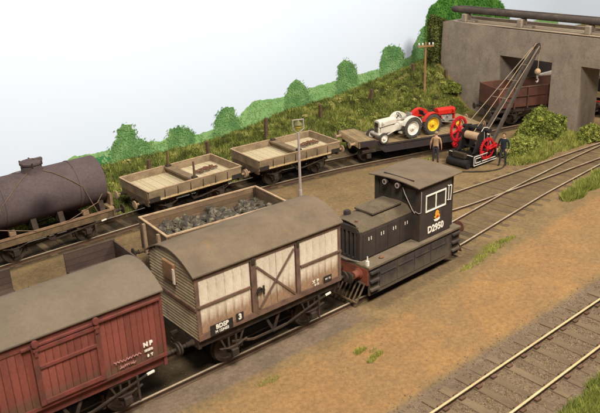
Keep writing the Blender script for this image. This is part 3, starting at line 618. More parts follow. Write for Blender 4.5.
# ------------------------------------------------------------------ red van
def red_van():
    L, W, z0, ze, rise = 5.45, 2.40, 1.36, 3.36, .48
    root = empty('covered_van', (-1.0-L/2, ROAD['goods'](-3), 0), 0, 'faded red planked van with an arched grey roof and chalk marks', 'railway wagon')
    underframe(root, L, 2.9, z0, K['dark'], half=1.05, trussed=True, headm=K['redtrim'])
    MB().box(-L/2+.06, L/2-.06, -W/2+.06, W/2-.06, z0, ze-.02).prism([(-W/2+.06, ze-.02)]+[(y, arc_z(y, W/2+.05, ze, rise)-.055) for y in np.linspace(-W/2+.06, W/2-.06, 11)]+[(W/2-.06, ze-.02)], -L/2+.06, L/2-.06).build('body_shell', K['redtrim'], root)
    arc_roof(root, K['roof_red'], -L/2-.05, L/2+.05, W/2+.06, ze, rise)
    def planks(par, xa, xb, n, za, zb, y, s):
        w = (xb-xa)/n; me = MB().box(-w/2+.006, w/2-.006, -.025, .025, za, zb).mesh('plank', K['red'])
        for i in range(n):
            o = obj('plank', me, par, (xa+w*(i+.5), s*(y+random.uniform(-.005, .005)), random.uniform(-.006, .006)))
    x = lambda X: X-(-1.0-L/2)
    for s in (-1, 1):
        planks(root, x(-2.80), L/2-.09, 10, z0+.10, ze-.26, W/2-.04, s); planks(root, -L/2+.09, x(-4.52), 10, z0+.10, ze-.26, W/2-.04, s)
        MB().box(-L/2, L/2, s*(W/2-.03)-.035, s*(W/2-.03)+.035, z0, z0+.10).build('curb_rail', K['redtrim'], root)
        MB().box(-L/2, L/2, s*(W/2-.03)-.035, s*(W/2-.03)+.035, ze-.26, ze-.09).build('top_rail', K['redtrim'], root)
        for sx in (-1, 1): MB().box(sx*(L/2-.045)-.045, sx*(L/2-.045)+.045, s*(W/2-.04)-.035, s*(W/2-.04)+.035, z0+.10, ze-.26).build('corner_post', K['redtrim'], root)
        d = MB(); d.box(x(-4.52), x(-2.80), s*(W/2-.055)-.02, s*(W/2-.055)+.02, z0+.11, ze-.27); door = d.build('sliding_door', K['redtrim'], root)
        planks(door, x(-4.38), x(-2.94), 8, z0+.26, ze-.40, W/2+.0, s)
        for (a, b, c, e) in ((-4.52, -4.38, z0+.12, ze-.2), (-2.94, -2.80, z0+.12, ze-.2)): MB().box(x(a), x(b), s*(W/2+.005)-.045, s*(W/2+.005)+.045, c, e).build('door_stile', K['redtrim'], door)
        for (c, e) in ((z0+.14, z0+.255), (2.48, 2.56), (ze-.395, ze-.30)): MB().box(x(-4.378), x(-2.942), s*(W/2+.015)-.045, s*(W/2+.015)+.045, c, e).build('door_rail', K['redtrim'], door)
        MB().box(x(-4.75), x(-1.08), s*(W/2+.03)-.025, s*(W/2+.03)+.025, ze-.255, ze-.20).build('door_runner', K['redtrim'], root)
        for a in (-4.42, -2.88):
            h = MB(); h.box(x(a)-.04, x(a)+.04, s*(W/2+.07)-.012, s*(W/2+.07)+.012, ze-.5, ze-.12); h.lathe([(.02, -.03), (.09, -.03), (.09, .03), (.02, .03)], (x(a), s*(W/2+.085), ze-.15), 'y', 12); h.box(x(a)-.07, x(a)+.07, s*(W/2+.07)-.02, s*(W/2+.07)+.02, ze-.36, ze-.30)
            h.build('door_hanger', K['redtrim'], door)
    for sx in (-1, 1):
        n = 12; w = (W-.2)/n
        for i in range(n):
            y = -W/2+.1+w*(i+.5); MB().box(sx*(L/2-.04)-.02, sx*(L/2-.04)+.02, y-w/2+.008, y+w/2-.008, z0, arc_z(abs(y)+w/2, W/2+.06, ze, rise)-.07).build('end_plank', K['red'], root)
    yl = -W/2-.018
    text('N P', .17, K['whitepaint'], root, (x(-1.55), yl, 1.95), (1, 0, 0), (0, 0, 1), bold=.012)
    text('151573', .085, K['whitepaint'], root, (x(-1.55), yl, 1.77), (1, 0, 0), (0, 0, 1), bold=.006)
    text('8  T', .10, K['whitepaint'], root, (x(-1.52), yl, 1.60), (1, 0, 0), (0, 0, 1), bold=.008)
    c = MB()
    def scrawl(x0, z0_, w, amp, slope, seed):
        rnd = random.Random(seed); pts = []
        for i in range(26):
            t = i/25; pts.append((x0+w*t+.02*math.sin(i*1.9), yl-.002, z0_+slope*t*w+amp*math.sin(i*2.2+seed)*rnd.uniform(.4, 1)*(1.5 if i < 3 else 1)))
        c.tube(pts, .011, 4)
    scrawl(x(-2.55), 1.78, .78, .06, -.02, 1); scrawl(x(-2.40), 1.60, .45, .06, 0, 4)
    c.build('chalk_scrawl', K['chalk'], root)
red_van()

# ------------------------------------------------------------------ cream van
def cream_van():
    L, W, z0, ze, rise = 5.40, 2.46, 1.36, 3.38, .47
    X0 = 0.0; root = empty('covered_van', (X0+L/2, ROAD['goods'](2.7), 0), 0, 'cream white van with a cross braced door and rusty ironwork', 'railway wagon')
    underframe(root, L, 3.05, z0, K['dark'], half=1.08, trussed=True)
    x = lambda X: X-X0-L/2; hw = W/2+.06
    MB().box(-L/2+.07, L/2-.07, -W/2+.07, W/2-.07, z0, ze-.02).prism([(-W/2+.07, ze-.02)]+[(y, arc_z(y, hw, ze, rise)-.055) for y in np.linspace(-W/2+.07, W/2-.07, 11)]+[(W/2-.07, ze-.02)], -L/2+.07, L/2-.07).build('body_shell', K['rustframe'], root)
    arc_roof(root, K['roof'], -L/2-.06, L/2+.06, hw, ze, rise)
    for s in (-1, 1):
        yy = s*(W/2-.035)
        def planks(par, xa, xb, n, za=z0+.17, zb=ze-.20):
            w = (xb-xa)/n; me = MB().box(-w/2+.0025, w/2-.0025, -.02, .02, za, zb).mesh('plank', K['white'])
            for i in range(n): obj('plank', me, par, (xa+w*(i+.5), yy+random.uniform(-.003, .003), random.uniform(-.006, .006)))
        planks(root, x(.13), x(1.84), 6); planks(root, x(3.73), L/2-.13, 6)
        MB().box(-L/2, L/2, yy-.04, yy+.04, z0-.02, z0+.16).build('curb_rail', K['rustframe'], root)
        MB().box(-L/2, L/2, yy-.035, yy+.035, ze-.19, ze-.06).build('top_rail', K['rustframe'], root)
        for sx in (-1, 1): MB().box(sx*(L/2-.06)-.06, sx*(L/2-.06)+.06, yy-.03, yy+.03, z0+.165, ze-.195).build('corner_plate', K['rustframe'], root)
        for a, b in ((1.88, 2.06), (3.56, 3.70)):
            MB().box(x(a), x(b), yy-.045, yy+.045, z0+.165, ze-.10).build('stanchion', K['rustframe'], root)
            MB().box(x(a)+.03, x(b)-.03, yy+s*.05-.02, yy+s*.05+.02, ze-.30, ze-.08).build('hinge_bracket', K['dark'], root)
        for a, b in ((.03, 1.84), (3.73, L-.03)):
            MB().box(x(a), x(b), yy+s*.03-.03, yy+s*.03+.03, 2.36, 2.43).build('strap_rail', K['rustframe'], root)
        d = MB(); d.box(x(2.08), x(3.53), yy-s*.022-.004, yy-s*.022+.0, z0+.17, ze-.2); door = d.build('van_door', K['rustframe'], root)
        planks(door, x(2.10), x(2.80), 3); planks(door, x(2.82), x(3.52), 3)
        yb = yy+s*.035
        MB().bar((x(2.10), yb, 2.95), (x(3.50), yb, z0+.2), .03, .06).build('door_brace', K['rustframe'], door)
        MB().bar((x(2.12), yb+s*.012, z0+.22), (x(3.48), yb+s*.012, 3.08), .03, .06).build('door_brace', K['rustframe'], door)
        MB().box(x(2.02), x(2.32), yy+s*.07-.02, yy+s*.07+.02, 2.12, 2.18).box(x(2.25), x(2.3), yy+s*.08-.02, yy+s*.08+.02, 2.02, 2.30).lathe([(.06, -.03), (.09, -.03), (.09, .03), (.06, .03)], (x(2.14), yy+s*.075, 2.2), 'y', 12, False).build('door_latch', K['dark'], door)
    for sx in (-1, 1):
        z = z0; i = 0
        MB().box(sx*(L/2-.055)-.012, sx*(L/2-.055)+.012, -W/2+.04, W/2-.04, z0, ze-.1).build('end_backing', K['dark'], root)
        while z < ze+rise-.15:
            yw = W/2-.03
            if z+.09 > ze-.05: yw = min(yw, hw*math.sqrt(max(0, 1-(z+.13-ze)/rise)))
            if yw > .15: MB().box(sx*(L/2-.03)-.03, sx*(L/2-.03)+.03, -yw, yw, z, z+.080, Matrix.Rotation(sx*-.22, 3, 'Y')).build('slat', K['whiteend'], root)
            z += .1; i += 1
        MB().box(sx*(L/2+.01)-.03, sx*(L/2+.01)+.03, -W/2+.02, W/2-.02, 2.30, 2.39).build('end_rail', K['rustframe'], root)
        v = MB(); v.prism([(-.32, 2.86), (.30, 2.86), (.30, 3.44), (-.32, 3.44)], sx*(L/2), sx*(L/2+.09)); v.build('ventilator_hood', K['tanrust'], root, bevel=.03)
        MB().box(sx*(L/2+.095)-.01, sx*(L/2+.095)+.01, -.36, -.26, 2.84, 3.30).build('ventilator_flashing', K['whitepaint'], root)
    yl = -W/2-.01
    MB().box(x(.38), x(1.14), yl-.012, yl+.008, z0+.0, z0+.33).build('number_panel', K['blackplate'], root)
    text('BDSP', .19, K['whitepaint'], root, (x(.77), yl-.014, z0+.235), (1, 0, 0), (0, 0, 1), bold=.006)
    text('M 123455', .115, K['whitepaint'], root, (x(.76), yl-.014, z0+.085), (1, 0, 0), (0, 0, 1), bold=.003)
    MB().box(x(1.27), x(1.52), yl-.012, yl+.008, z0+.12, z0+.37).build('route_panel', K['blackplate'], root)
    text('3', .24, K['whitepaint'], root, (x(1.395), yl-.014, z0+.245), (1, 0, 0), (0, 0, 1), bold=.01)
    text('P', .15, K['whitepaint'], root, (x(4.39), yl-.004, z0+.33), (1, 0, 0), (0, 0, 1), bold=.006)
    text('X', .15, K['whitepaint'], root, (x(4.22), yl-.004, z0+.33), (1, 0, 0), (0, 0, 1), bold=.006)
    text('8-10', .10, K['whitepaint'], root, (x(4.34), yl-.004, z0+.16+.05), (1, 0, 0), (0, 0, 1), bold=.002)
    MB().box(x(4.64), x(4.96), yl-.012, yl+.008, z0+.15, z0+.36).build('number_panel', K['blackplate'], root)
    text('W 10', .10, K['whitepaint'], root, (x(4.80), yl-.014, z0+.255), (1, 0, 0), (0, 0, 1))
cream_van()

# ------------------------------------------------------------------ shunter
def shunter():
    a = .029; root = empty('diesel_shunter', (6.708+2.45*math.cos(a)-1.2*math.sin(a), .056+2.45*math.sin(a)+1.2*math.cos(a), 0), a, 'black four wheeled diesel shunter numbered D2950 with flat side skirts', 'locomotive')
    off = (2.45, 1.2, 0)
    def B(): return MB(off)
    for s in (0, 1):
        y = 0 if s == 0 else 2.4; d = -1 if s == 0 else 1
        B().box(.02, 4.88, min(y, y-d*.07), max(y, y-d*.07), .22, 1.21).build('side_skirt', K['locoskirt'], root)
        for k in range(4):
            xa = .52+.91*k; B().box(xa, xa+.86, min(y, y+d*.014), max(y, y+d*.014), .36, 1.10).build('skirt_panel', K['locoskirt'], root)
            B().box(xa+.06, xa+.80, min(y+d*.0142, y+d*.034), max(y+d*.0142, y+d*.034), .86, .90).build('skirt_rib', K['locoskirt'], root)
        for xa in (.03, 4.44):
            for z in (.30, .62, .94):
                B().box(xa, xa+.43, min(y+d*.003, y+d*.09), max(y+d*.003, y+d*.09), z+.10, z+.17).build('footstep', K['locoskirt'], root)
                B().box(xa+.03, xa+.40, min(y+d*.004, y+d*.012), max(y+d*.004, y+d*.012), z-.07, z+.08).build('step_shade', K['black'], root)  # flat black plate paints the shade of a gap under each step
    B().box(-.04, 4.94, -.05, 2.45, 1.212, 1.30).build('footplate', K['locofoot'], root, bevel=.01)
    for s, x0 in ((-1, -.06), (1, 4.88)):
        B().box(x0, x0+.08, .02, 2.38, .62, 1.208).build('buffer_beam', K['buffered'], root)
        for y in (.42, 1.98):
            xe = 0 if s < 0 else 4.95; o = B(); o.lathe([(.19, 0), (.19, .1), (.14, .13), (.13, .34), (.10, .34)], (xe, y, .98), 'x', 16)
            if s < 0: o.v = [(2*xe-v[0], v[1], v[2]) for v in o.v]; o.f = [q[::-1] for q in o.f]
            bo = o.build('buffer', K['buffered'], root, True)
            h = B(); h.lathe([(.07, .33), (.07, .5), (.21, .51), (.225, .54), (.2, .57), (.1, .585)], (xe, y, .98), 'x', 18)
            if s < 0: h.v = [(2*xe-v[0], v[1], v[2]) for v in h.v]; h.f = [q[::-1] for q in h.f]
            h.build('buffer_head', K['dark'] if s < 0 else K['rust'], bo, True)
        h = B(); xe = -.06 if s < 0 else 4.96
        h.bar((xe, 1.2, .95), (xe+s*.3, 1.2, .95), .07, .1); h.tube([(xe+s*(.2+.03*math.sin(t)), 1.2+.05*math.cos(t), .8+.13*math.sin(t)) for t in (k*math.pi/5 for k in range(10))], .02, 5, True); h.build('coupling_hook', K['dark'], root)
        fr = B(); xa, xb = (-.08, -.50) if s < 0 else (4.97, 5.25)
        fr.bar((xa, .1, .66), (xa, 2.3, .66), .05, .05).bar((xb, .1, .12), (xb, 2.3, .12), .05, .05).build('cowcatcher_frame', K['darkbrown'], root)
        for k in range(13):
            y = .12+2.16*k/12; B().bar((xa, y, .68), (xb, y, .10), .05, .035).build('cowcatcher_bar', K['darkbrown'], root)
    prof = [(.50, 1.30), (.50, 2.34), (.72, 2.56), (1.0, 2.61), (1.2, 2.62), (1.4, 2.61), (1.68, 2.56), (1.90, 2.34), (1.90, 1.30)]
    b = B(); b.prism(prof, .17, 2.75); bon = b.build('bonnet', K['loco'], root, True, bevel=.03)
    top = [(.50, 2.345), (.715, 2.566), (1.0, 2.616), (1.2, 2.626), (1.4, 2.616), (1.685, 2.566), (1.90, 2.345)]
    B().prism(top+[(y, z+.022) for y, z in reversed(top)], .10, 2.745).build('bonnet_top', K['locotop'], root, True)
    g = B()
    for y0, y1, z0, z1 in ((.48, .62, 1.30, 2.40), (1.78, 1.92, 1.30, 2.40), (.625, 1.775, 2.30, 2.52), (.625, 1.775, 1.30, 1.40)): g.box(.06, .165, y0, y1, z0, z1)
    g.build('radiator_frame', K['loco'], root, bevel=.012)
    B().box(.12, .166, .63, 1.77, 1.41, 2.29).build('radiator_core', K['black'], root)
    for k in range(6):
        y = .70+.2*k; B().box(.05, .115, y-.035, y+.035, 1.41, 2.295).build('radiator_slat', K['locoskirt'], root)
    B().box(1.0, 2.5, .78, 1.66, 2.655, 2.74).build('bonnet_hatch', K['locotop'], root, bevel=.02)
    B().cyl((.58, 1.58, 2.6), (.58, 1.58, 2.73), .13, 16).cyl((.58, 1.58, 2.731), (.58, 1.58, 2.76), .10, 16).build('filler_cap', K['loco'], root, True)
    B().tube([(.30, .86, 2.60), (.30, .86, 2.68)], .05, 8).build('vent_knob', K['rust'], root, True)
    for s, y in ((-1, .5), (1, 1.9)):
        for k in range(4):
            xa = .24+.62*k; xb = xa+.59
            dr = B().box(xa, xb, y-.014, y+.014, 1.36, 2.28).build('bonnet_door', K['loco'], root, bevel=.005)
            for t in (-.06, .06): B().box(xa+.32+t-.013, xa+.32+t+.013, y+s*.014-.014, y+s*.014+.014, 1.98, 2.10).build('door_handle', K['whitepaint'], dr)
    # cab
    y0, y1, zc0, zc1, xa, xb = .12, 2.28, 1.302, 3.40, 2.77, 4.47
    for s, y in ((-1, y0), (1, y1-.05)):
        w = B()
        w.box(xa, xb, y, y+.05, zc0, 2.36).box(xa, xb, y, y+.05, 2.96, zc1).box(xa, 3.04, y, y+.05, 2.36, 2.96).box(4.13, xb, y, y+.05, 2.36, 2.96)
        w.build('cab_side', K['loco'], root)
        yo = y0-.01 if s < 0 else y1+.01
        fr = B()
        for q in ((3.02, 4.15, 2.935, 2.985), (3.02, 4.15, 2.335, 2.385), (3.02, 3.06, 2.386, 2.934), (4.11, 4.15, 2.386, 2.934), (3.565, 3.605, 2.386, 2.934)): fr.box(q[0], q[1], yo-.015, yo+.015, q[2], q[3])
        win = fr.build('cab_window', K['whitepaint'], root)
        for q in ((3.06, 3.565), (3.605, 4.11)): B().box(q[0], q[1], y+.02, y+.03, 2.38, 2.94).build('pane', K['glass'], win)
        hr = B(); yh = yo-.05 if s < 0 else yo+.05
        hr.tube([(4.24, yo, 3.06), (4.24, yh, 3.06), (4.24, yh, 2.5), (4.24, yo, 2.5)], .015, 6); hr.tube([(4.40, yo, 3.04), (4.40, yh, 3.04), (4.36, yh, 2.48), (4.36, yo, 2.48)], .015, 6); hr.bar((4.24, yh, 3.06), (4.40, yh, 3.04), .02, .02); hr.build('handrail', K['whitepaint'], root)
        B().box(xb+.002, 4.80, y+(.16 if s < 0 else -.16), y+.05+(.16 if s < 0 else -.16), zc0, zc1).build('rear_side', K['loco'], root)
    fx = xa
    w = B(); w.box(fx-.05, fx-.002, y0, y1, zc0, 2.66).box(fx-.05, fx-.002, y0, y1, 3.24, zc1)
    for q in ((y0, .30), (.98, 1.42), (2.10, y1)): w.box(fx-.05, fx-.002, q[0], q[1], 2.66, 3.24)
    w.build('cab_front', K['loco'], root)
    for q in ((.30, .98), (1.42, 2.10)):
        fr = B(); fr.box(fx-.06, fx-.05, q[0], q[1], 2.66, 2.70).box(fx-.06, fx-.05, q[0], q[1], 3.20, 3.24).box(fx-.06, fx-.05, q[0], q[0]+.04, 2.70, 3.20).box(fx-.06, fx-.05, q[1]-.04, q[1], 2.70, 3.20)
        B().box(fx-.03, fx-.02, q[0], q[1], 2.66, 3.24).build('pane', K['glass'], fr.build('front_window', K['dark'], root))
    B().box(4.752, 4.798, .34, 2.06, zc0, zc1).build('cab_rear', K['loco'], root)
    for y in (1.02, 1.62):
        lp = B(); lp.lathe([(.10, 0), (.11, .05), (.09, .16), (.03, .2)], (fx-.25, y, 3.28), 'x', 14); lo = lp.build('headlamp', K['loco'], root, True)
        B().lathe([(.06, -.012), (.10, -.012), (.10, .004), (.06, .004)], (fx-.25, y, 3.28), 'x', 14, False).build('lamp_rim', K['lampgrey'], lo, True)
    n = 10; ys = [.03+2.38*i/n for i in range(n+1)]; zs = [3.41+.09*(1-((y-1.22)/1.2)**2) for y in ys]
    B().prism(list(zip(ys, zs))+[(y, z-.05) for y, z in reversed(list(zip(ys, zs)))], 2.53, 4.98).build('cab_roof', K['roof'], root, True, bevel=.012)
    B().box(2.80, 2.84, .50, 1.9, 3.46, 3.515).build('roof_strip', K['dark'], root)
    B().tube([(fx-.06, .92, 3.2), (fx-.09, .80, 3.0), (fx-.09, .42, 2.45), (fx-.06, .35, 2.35)], .016, 6).tube([(fx-.06, .35, 2.42), (fx-.09, .15, 2.40), (fx-.03, .10, 2.42)], .014, 6).tube([(fx-.02, .10, 2.42), (fx-.02, .095, 3.2)], .012, 6).build('handrail', K['lampgrey'], root)
    B().box(.03, .11, .09, .19, 1.30, 1.48).box(.055, .085, .125, .155, 1.48, 1.64).build('lamp_iron', K['whitepaint'], root)
    B().box(-.08, -.03, 2.1, 2.2, 1.3, 1.62).build('lamp_iron', K['whitepaint'], root)
    B().sphere((.85, .22, 1.33), .075, 10, 6, (1.4, 1, .7)).build('sandbox_lid', K['rust'], root, True)
    B().tube([(-.05, 2.2, 1.5), (-.1, 1.7, 1.36), (-.1, 1.0, 1.33), (-.02, .2, 1.42)], .018, 6).build('pale_front_tube', K['steelgrey'], root, True)  # thin pale tube curving across the front above the buffer beam
    text('D2950', .36, K['whitepaint'], root, (3.62-2.45, y0-1.2-.006, 1.60), (1, 0, 0), (0, 0, 1), bold=.012, sx=.92)
    c = MB(off); yc = y0-.012
    c.prism_xz([(3.52, 2.02), (3.58, 2.06), (3.57, 2.14), (3.62, 2.24), (3.70, 2.26), (3.78, 2.20), (3.77, 2.12), (3.83, 2.06), (3.82, 1.98), (3.74, 1.96), (3.68, 1.93), (3.60, 1.95)], yc-.005, yc+.011); cr = c.build('crest', K['orange'], root)
    MB(off).prism_xz([(3.50, 1.93), (3.84, 1.95), (3.82, 1.88), (3.68, 1.84), (3.54, 1.86)], yc-.005, yc+.011).build('crest_ribbon', K['whitepaint'], cr)
    MB(off).prism_xz([(3.60, 1.99), (3.66, 2.06), (3.74, 2.06), (3.76, 1.99), (3.68, 1.965)], yc-.009, yc-.0055).build('crest_wheel', K['crestred'], cr)
    for x in (1.15, 3.7):
        B().cyl((x, .4, .5), (x, 2.0, .5), .07, 10).build('axle', K['dark'], root)
        for y in (.485, 1.915):
            o = obj('wheel', WHEEL, root, (x-2.45, y-1.2, .475)); o.rotation_euler = (0, 0, 0 if y < 1 else math.pi)
shunter()

# ------------------------------------------------------------------ tank wagon
def tank_wagon():
    cx = .5; root = empty('tank_wagon', (cx, ROAD['rear'](cx), 0), 0, 'sooty mauve tank wagon held by straps and wire braces', 'railway wagon')
    L = 5.5; underframe(root, L, 3.0, 1.14, K['dark'], half=.98, sole=.3, headm=K['darkbrown'])
    R, zc, hl = 1.02, 2.22, 2.62
    prof = [(.02, -hl-.10), (R*.55, -hl-.07), (R*.93, -hl), (R, -hl+.05), (R, hl-.05), (R*.93, hl), (R*.55, hl+.07), (.02, hl+.10)]
    MB().lathe(prof, (0, 0, zc), 'x', 40).build('barrel', K['tank'], root, True)
    d = MB(); d.lathe([(.46, zc+.85), (.42, zc+1.0), (.40, zc+1.06), (.40, zc+1.30), (.44, zc+1.31), (.44, zc+1.38), (.30, zc+1.43), (.02, zc+1.45)], (0, 0, 0), 'z', 26).box(.12, .46, -.08, .08, zc+1.36, zc+1.47); dm = d.build('manhole', K['tank'], root, True)
    for k in range(6):
        t = k*math.pi/3+.3; MB().cyl((.445*math.cos(t), .445*math.sin(t), zc+1.27), (.445*math.cos(t), .445*math.sin(t), zc+1.42), .035, 6).build('clamp_bolt', K['dark'], dm)
    for x in (-1.5, 1.5):
        MB().lathe([(R+.004, x-.05), (R+.02, x-.05), (R+.02, x+.05), (R+.004, x+.05)], (0, 0, zc), 'x', 40, False).build('tank_strap', K['tank'], root, True)
    for x in (-2.3, -.55, .55, 2.3):
        MB().prism([(-.95, 1.14), (.95, 1.14), (.78, 1.55), (.4, 1.30), (0, 1.22), (-.4, 1.30), (-.78, 1.55)], x-.11, x+.11).build('cradle', K['dark'], root)
    for s in (-1, 1):
        MB().box(-L/2+.05, L/2-.05, s*1.03, s*1.12, 1.10, 1.18).build('side_rail', K['strap'], root)
        MB().box(-L/2+.1, L/2-.1, s*1.06, s*1.09, .82, 1.10).build('side_plate', K['darkbrown'], root)
        for xs, xe in ((.05, 1.55), (-.05, -1.75)):
            pts = []
            for i in range(13):
                t = i/12; ang = math.radians(88-78*t); pts.append((xs+(xe-xs)*t, s*(R+.025)*math.cos(ang), zc+(R+.025)*math.sin(ang)))
            pts.append((xe+(.45 if xe > 0 else -.45), s*1.08, 1.18)); MB().tube(pts, .018, 6).build('brace_wire', K['wire'], root, True)
        for xa, xb in ((2.55, .6), (-2.55, -.6)):
            MB().tube([(xa, s*.86, zc-.20), (xa-.5*np.sign(xa), s*1.07, 1.6), (xb, s*1.12, 1.15)], .02, 6).build('brace_rod', K['wire'], root, True)
        for x in (-1.5, 1.5): MB().box(x-.13, x+.13, s*1.0-.1, s*1.0+.1, 1.185, 1.40).build('strap_anchor', K['strap'], root, bevel=.03)
    for s in (-1, 1):
        MB().box(s*2.62-.10, s*2.62+.10, -1.1, 1.1, 1.143, 1.24).build('end_timber', K['deckside'], root)
        MB().box(s*2.74-.06, s*2.74+.06, -.9, .9, 1.243, 1.75).build('end_stop', K['strap'], root)
tank_wagon()

# ------------------------------------------------------------------ bolster wagons
def bolster_wagon():
    L, W, zf, zr = 4.85, 2.62, 1.24, 1.55
    root = empty('bolster_wagon', (0, 0, 0), 0, 'a', 'railway wagon', 'low sided bolster wagons on the rear track')
    underframe(root, L, 2.75, zf-.08, K['dark'], half=1.0, headm=K['darkbrown'], buf=K['paletrim'], W=2.4)
    MB().box(-L/2+.02, L/2-.02, -W/2+.03, W/2-.03, zf-.075, zf-.034).build('floor_frame', K['dark'], root)
    n = 22; w = (L-.16)/n; me = MB().box(-w/2+.006, w/2-.006, -W/2+.10, W/2-.10, zf-.03, zf+.012).mesh('deck_plank', K['deck'])
    for i in range(n): obj('deck_plank', me, root, (-L/2+.08+w*(i+.5), 0, random.uniform(-.006, .006)))
    for s in (-1, 1):
        MB().prism([(s*(W/2-.10), zf-.03), (s*(W/2-.03), zr), (s*(W/2+.03), zr), (s*W/2, zf-.1), (s*(W/2-.03), zf-.10)], -L/2+.03, L/2-.03).build('side_board', K['bolsterside'], root)
        MB().box(-L/2-.02, L/2+.02, s*W/2-.04, s*W/2+.035, zr+.001, zr+.03).build('capping', K['paletrim'], root)
        MB().box(-L/2+.03, L/2-.03, s*(W/2-.035)-.03, s*(W/2-.035)+.03, zf-.20, zf-.105).build('side_sole', K['creamside'], root)
        MB().prism_xz([(s*(L/2-.10), zf-.03), (s*(L/2-.03), zr), (s*(L/2+.03), zr), (s*L/2, zf-.1), (s*(L/2-.06), zf-.1)], -W/2+.05, W/2-.05).build('end_board', K['bolsterside'], root)
        MB().box(s*L/2-.04, s*L/2+.035, -W/2+.045, W/2-.045, zr+.002, zr+.032).build('capping', K['paletrim'], root)
        for x in (-L/2+.30, L/2-.30):
            MB().box(x-.26, x+.26, s*(W/2+.006)-.012, s*(W/2+.006)+.012, zf-.20, zf+.0).build('black_patch', K['blackplate'], root)
        for x in np.linspace(-L/2+.8, L/2-.8, 6): MB().box(x-.02, x+.02, s*(W/2+.01)-.015, s*(W/2+.01)+.015, zf-.1, zr-.04).build('side_strap', K['dark'], root)
    MB().box(-.13, .13, -W/2+.06, W/2-.06, zf+.013, zf+.20).build('bolster', K['bolster'], root, bevel=.015)
    MB().box(-.19, .19, -W/2+.06, W/2-.06, zf+.202, zf+.31).build('bolster_cap', K['bolster'], root, bevel=.015)
    for s in (-1, 1): MB().box(-.12, .12, s*(W/2-.16)-.1, s*(W/2-.16)+.1, zf+.312, zf+.40).build('stanchion_socket', K['dark'], root, bevel=.02)
    return root
bw = bolster_wagon()
def stanchions(r):
    for s in (-1, 1): MB().cyl((0, s*1.15, 1.6), (0, s*1.15, 2.32), .055, 8, .045).build('stanchion', K['post'], r)
def chain(r, x0):
    mb = MB(); rnd = random.Random(x0*10)
    for k in range(46):
        t = k/45; cx = x0+1.1*t+.10*math.sin(k*1.1); cy = .15*math.sin(k*.55)+.2*(t-.5); a = rnd.uniform(0, 3.1); z = 1.34+.05*rnd.random()+.05*math.sin(math.pi*t)
        mb.tube([(cx+.075*math.cos(q)*math.cos(a)-.04*math.sin(q)*math.sin(a), cy+.075*math.cos(q)*math.sin(a)+.04*math.sin(q)*math.cos(a), z+.02*math.sin(2*q)) for q in (2*math.pi*j/8 for j in range(8))], .018, 5, True)
    return mb
bw2 = copy_tree(bw)
stanchions(bw)
bw.location = (7.12, ROAD['rear'](7.1)-.1, 0); bw.rotation_euler = (0, 0, -.012)
bw['label'] = 'bolster wagon with two upright stanchions, next to the tank wagon'
bw2.location = (13.05, ROAD['rear'](13.05)+.05, 0); bw2.rotation_euler = (0, 0, -.085)
bw2['label'] = 'bolster wagon without stanchions, behind the yard lamp post'
for w_, x0, lab in ((bw, .75, 'rusty chain heaped in the bolster wagon next to the tank wagon'), (bw2, .85, 'rusty chain heaped in the bolster wagon behind the lamp post')):
    o = chain(w_, x0).build('chain', K['rust']); o.location = w_.location; o.rotation_euler = w_.rotation_euler; tag(o, lab, 'chain', 'chains lying in the bolster wagons')

